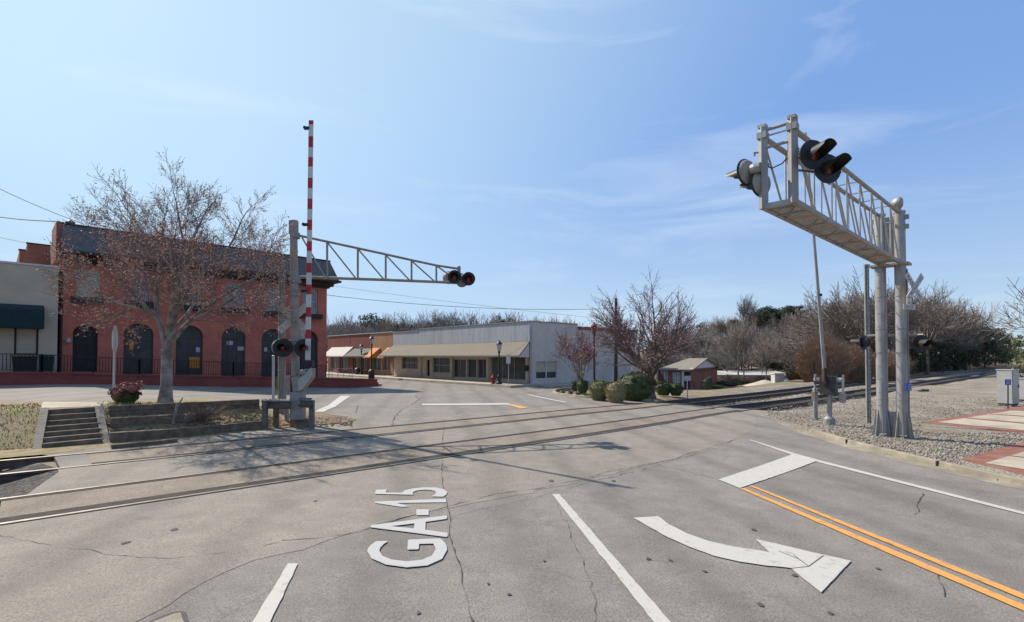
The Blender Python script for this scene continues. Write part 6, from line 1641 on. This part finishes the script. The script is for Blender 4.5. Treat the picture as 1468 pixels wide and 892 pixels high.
# singled out taller trees
def single(label, px, top, Y, pr_, hmul=12, wid=1.0, name='bare_tree', rot=0.0, z=None):
    x = (px-734)/FPX*Y; z = (hz if Y > 78 else g)(x, Y) if z is None else z
    return plant(name, label, 'tree', None, pr_, x, Y, z-.1, (P(px, top, Y).z-z)/hmul, rot, wid)
single('slender bare tree standing alone on the skyline above the hill', 1071, 421, 140, BARE[2], wid=.8)
single('thin bare tree with a straight stem left of the gravel piles', 1058, 452, 66, BARE[2], wid=.75, rot=1)
single('thin dark stemmed tree in front of the white shed', 1066, 455, 72, BARE[2], wid=.7, rot=2)
single('pale barked bare tree behind the tan gravel pile', 1098, 470, 68, BARE[3], wid=.8, rot=3)
single('tall bare tree with crooked limbs between the raised gate and the twin masts', 1236, 380, 74, BARE[1], wid=1.05, rot=1.3)
single('tall bare tree left of the raised grey gate arm', 1198, 404, 78, BARE[0], wid=.9, rot=.3)
single('tall bare tree directly behind the twin masts', 1280, 392, 70, BARE[3], wid=1.0, rot=4)
single('bare tree right of the crossbuck, tallest there', 1330, 398, 72, BARE[0], wid=1.0, rot=2.2)
single('bare tree with a thin fanned top against the pale sky near the track bend', 1385, 432, 92, BARE[2], wid=1.1, rot=.9)
row('leafless tree beyond the tracks behind the twin masts', 'bare trees beyond the right tracks', 1170, 1400, 26, 78, 112, lambda p: interp([1170, 1230, 1300, 1350, 1400], [425, 412, 410, 425, 452], p), BARE, wid=1.1, back=13)
row('low leafless tree at the edge of the far track', 'low bare trees along the far track', 1170, 1400, 20, 74, 100, lambda p: interp([1170, 1300, 1400, 1440], [462, 455, 472, 492], p), BARE, wid=1.4, back=11)
row('dark evergreen near the bend of the far track', 'evergreens along the far track', 1300, 1462, 20, 60, 70, lambda p: interp([1290, 1330, 1380, 1420, 1440, 1460], [496, 490, 474, 466, 474, 486], p), EVER, 10, 'evergreen_tree', 5, back=5)
row('dark evergreen undergrowth tree behind the twin masts', 'evergreen undergrowth behind the masts', 1180, 1390, 14, 78, 92, 505, EVER, 10, 'evergreen_tree', 5)
# right edge: bare tree and magnolia
single('big bare tree leaning in from the right edge above the cabinets', 1515, 372, 44, BARE[1], wid=1.05, rot=2.0)
mg = MB(); r_ = random.Random(9)
for k in range(46):
    a = r_.uniform(0, 6.28); z = r_.uniform(.5, 4.6); q = 1.55*sqrt(max(.05, 1-((z-2.2)/2.9)**2))*r_.uniform(.4, 1); leaf_blob(mg, (cos(a)*q, sin(a)*q, z), (.45, .45, .32), 46, .09, r_, .3)
q = P(1478, 535, 46); mgt = thing('magnolia_tree', 'broad leaved yellowish green evergreen at the right edge under the bare branches', 'tree', (q.x, q.y, g(q.x, q.y)))
obj('trunk', MB().tube([(0, 0, -.2), (0, 0, 3.5)], [.12, .05], 8), M['brown_bark'], mgt); obj('crown', mg, M['leaf_mag'], mgt)
# brown thickets beside the gate
def thicket(label, px, pyt, hw, Y, n, seed):
    r = random.Random(seed); b = P(px, 540, Y); b.z = g(b.x, b.y)-.1; h = P(px, pyt, Y).z-b.z; w_ = hw*Y/FPX; mb = MB()
    for _ in range(n):
        a = r.uniform(0, 6.28); k = sqrt(r.random()); p = b+Vector((cos(a)*k*w_*.7, sin(a)*k*w_*.5, 0)); hh = h*r.uniform(.6, 1.05)*sqrt(max(.1, 1-k*k*.7)); l = Vector((cos(a)*k*w_*.45, sin(a)*k*w_*.35, hh)); q = p
        mb.tube([p, p+l*.5+Vector((r.gauss(0, .12), r.gauss(0, .12), 0)), p+l], [.022, .017, .008], 3, cap=False)
        for s_ in range(3):
            c0 = p+l*r.uniform(.35, .9); mb.tube([c0, c0+Vector((r.gauss(0, .35), r.gauss(0, .35), r.uniform(.1, .6)))], [.013, .006], 3, cap=False)
    o = thing('thicket', label, 'bush', b); obj('stems', mb, M['brown_stem'], o, world=True)
thicket('dense rust brown leafless thicket behind the grey crossing gate', 1180, 474, 36, 52, 1500, 1)
thicket('smaller rust brown thicket between the steel post and the first thicket', 1228, 488, 26, 54, 1000, 2)
thicket('dull brown thicket behind the twin masts', 1275, 498, 26, 58, 800, 3)

# brush along the far side of the far track and round the sheds, copies of two grown clumps
def brush_proto(seed):
    r = random.Random(seed); mb = MB()
    for _ in range(420):
        a = r.uniform(0, 6.28); k = sqrt(r.random()); p = Vector((cos(a)*k*1.6, sin(a)*k*1.0, -.3)); l = Vector((cos(a)*k*.7, sin(a)*k*.5, 2.6*r.uniform(.5, 1)*sqrt(max(.15, 1-k*k*.7))))
        mb.tube([p, p+l*.5, p+l], [.035, .028, .015], 3, cap=False)
        for s_ in range(2): c0 = p+l*r.uniform(.35, .9); mb.tube([c0, c0+Vector((r.gauss(0, .4), r.gauss(0, .4), r.uniform(.1, .5)))], [.022, .012], 3, cap=False)
    return mesh('stems', mb, M['brush'])
M['brush'] = mat('brush_stem', (.16, .12, .09), (.10, .078, .06), scale=2, rough=1)
BR = [brush_proto(1), brush_proto(2)]; rbb = random.Random(12)
far_edge = offset(C2, 4.2)
n_ = 0
for i, p in enumerate(far_edge):
    if i % 5 or not 62 < uv(*p)[0] < 190: continue
    q = p+Vector((-DY, DX))*rbb.uniform(0, 5)
    plant('brush_clump', 'low dull brown brush clump along the far edge of the tracks', 'bush', 'brush clumps along the far track', (BR[n_ % 2],), q.x, q.y, g(q.x, q.y), rbb.uniform(.6, 1.1), rbb.uniform(0, 6), 1.2); n_ += 1
for px, Y in ((1030, 62), (1046, 66), (1060, 70), (1148, 64), (1160, 60), (1004, 57), (1092, 74), (1076, 72)):
    x = (px-734)/FPX*Y; plant('brush_clump', 'brown brush clump in the waste ground before the white shed', 'bush', 'brush clumps by the white shed', (BR[n_ % 2],), x, Y, g(x, Y), rbb.uniform(.4, .7), rbb.uniform(0, 6), 1.2); n_ += 1

# leaf covered woodland floor beyond the far track
fe_ = [tuple(p) for p in offset(C2, 3.4) if 58 < uv(*p)[0] < 185]
sheet('woodland_floor', fe_+[(100, 165), (40, 135), (10, 118), (12, 74), (27, 60)], M['hill'], off=-.03, cell=4)
# kerb joints
for d_ in (2.2, 5.2, 8.3, 11.4, 14.5):
    ln_ = spline([Vector(p) for p in kerb_xy[:6]], .1); i_ = min(int(d_/.1), len(ln_)-2); p_ = ln_[i_]; t_ = (ln_[i_+1]-p_).normalized(); n_v = Vector((-t_.y, t_.x)); q_ = p_+n_v*.46; z_ = g(p_.x, p_.y)
    mb = MB().obox((q_.x, q_.y, z_+.068), (t_.x*.012, t_.y*.012, 0), (n_v.x*.105, n_v.y*.105, 0), (0, 0, .066)); struct('kerb_joint', mb, M['crack'])
# pieced joints in the thermoplastic arrow
for pl_ in ([(905, 636), (965, 682), (1022, 640)], [(965, 682), (895, 690)], [(850, 622), (930, 655)]):
    pz_ = [Vector(p) for p in gp(*z3(pl_))]; mb = MB()
    for p_, q_ in zip(pz_, pz_[1:]):
        d_ = (q_-p_).normalized(); nn_ = Vector((-d_.y, d_.x))*.006; o_ = len(mb.v)
        for a_ in (p_+nn_, p_-nn_, q_-nn_, q_+nn_): mb.v.append((a_.x, a_.y, g(a_.x, a_.y)+.0165))
        mb.f.append((o_, o_+1, o_+2, o_+3))
    struct('paint_joint', mb, M['crack'])
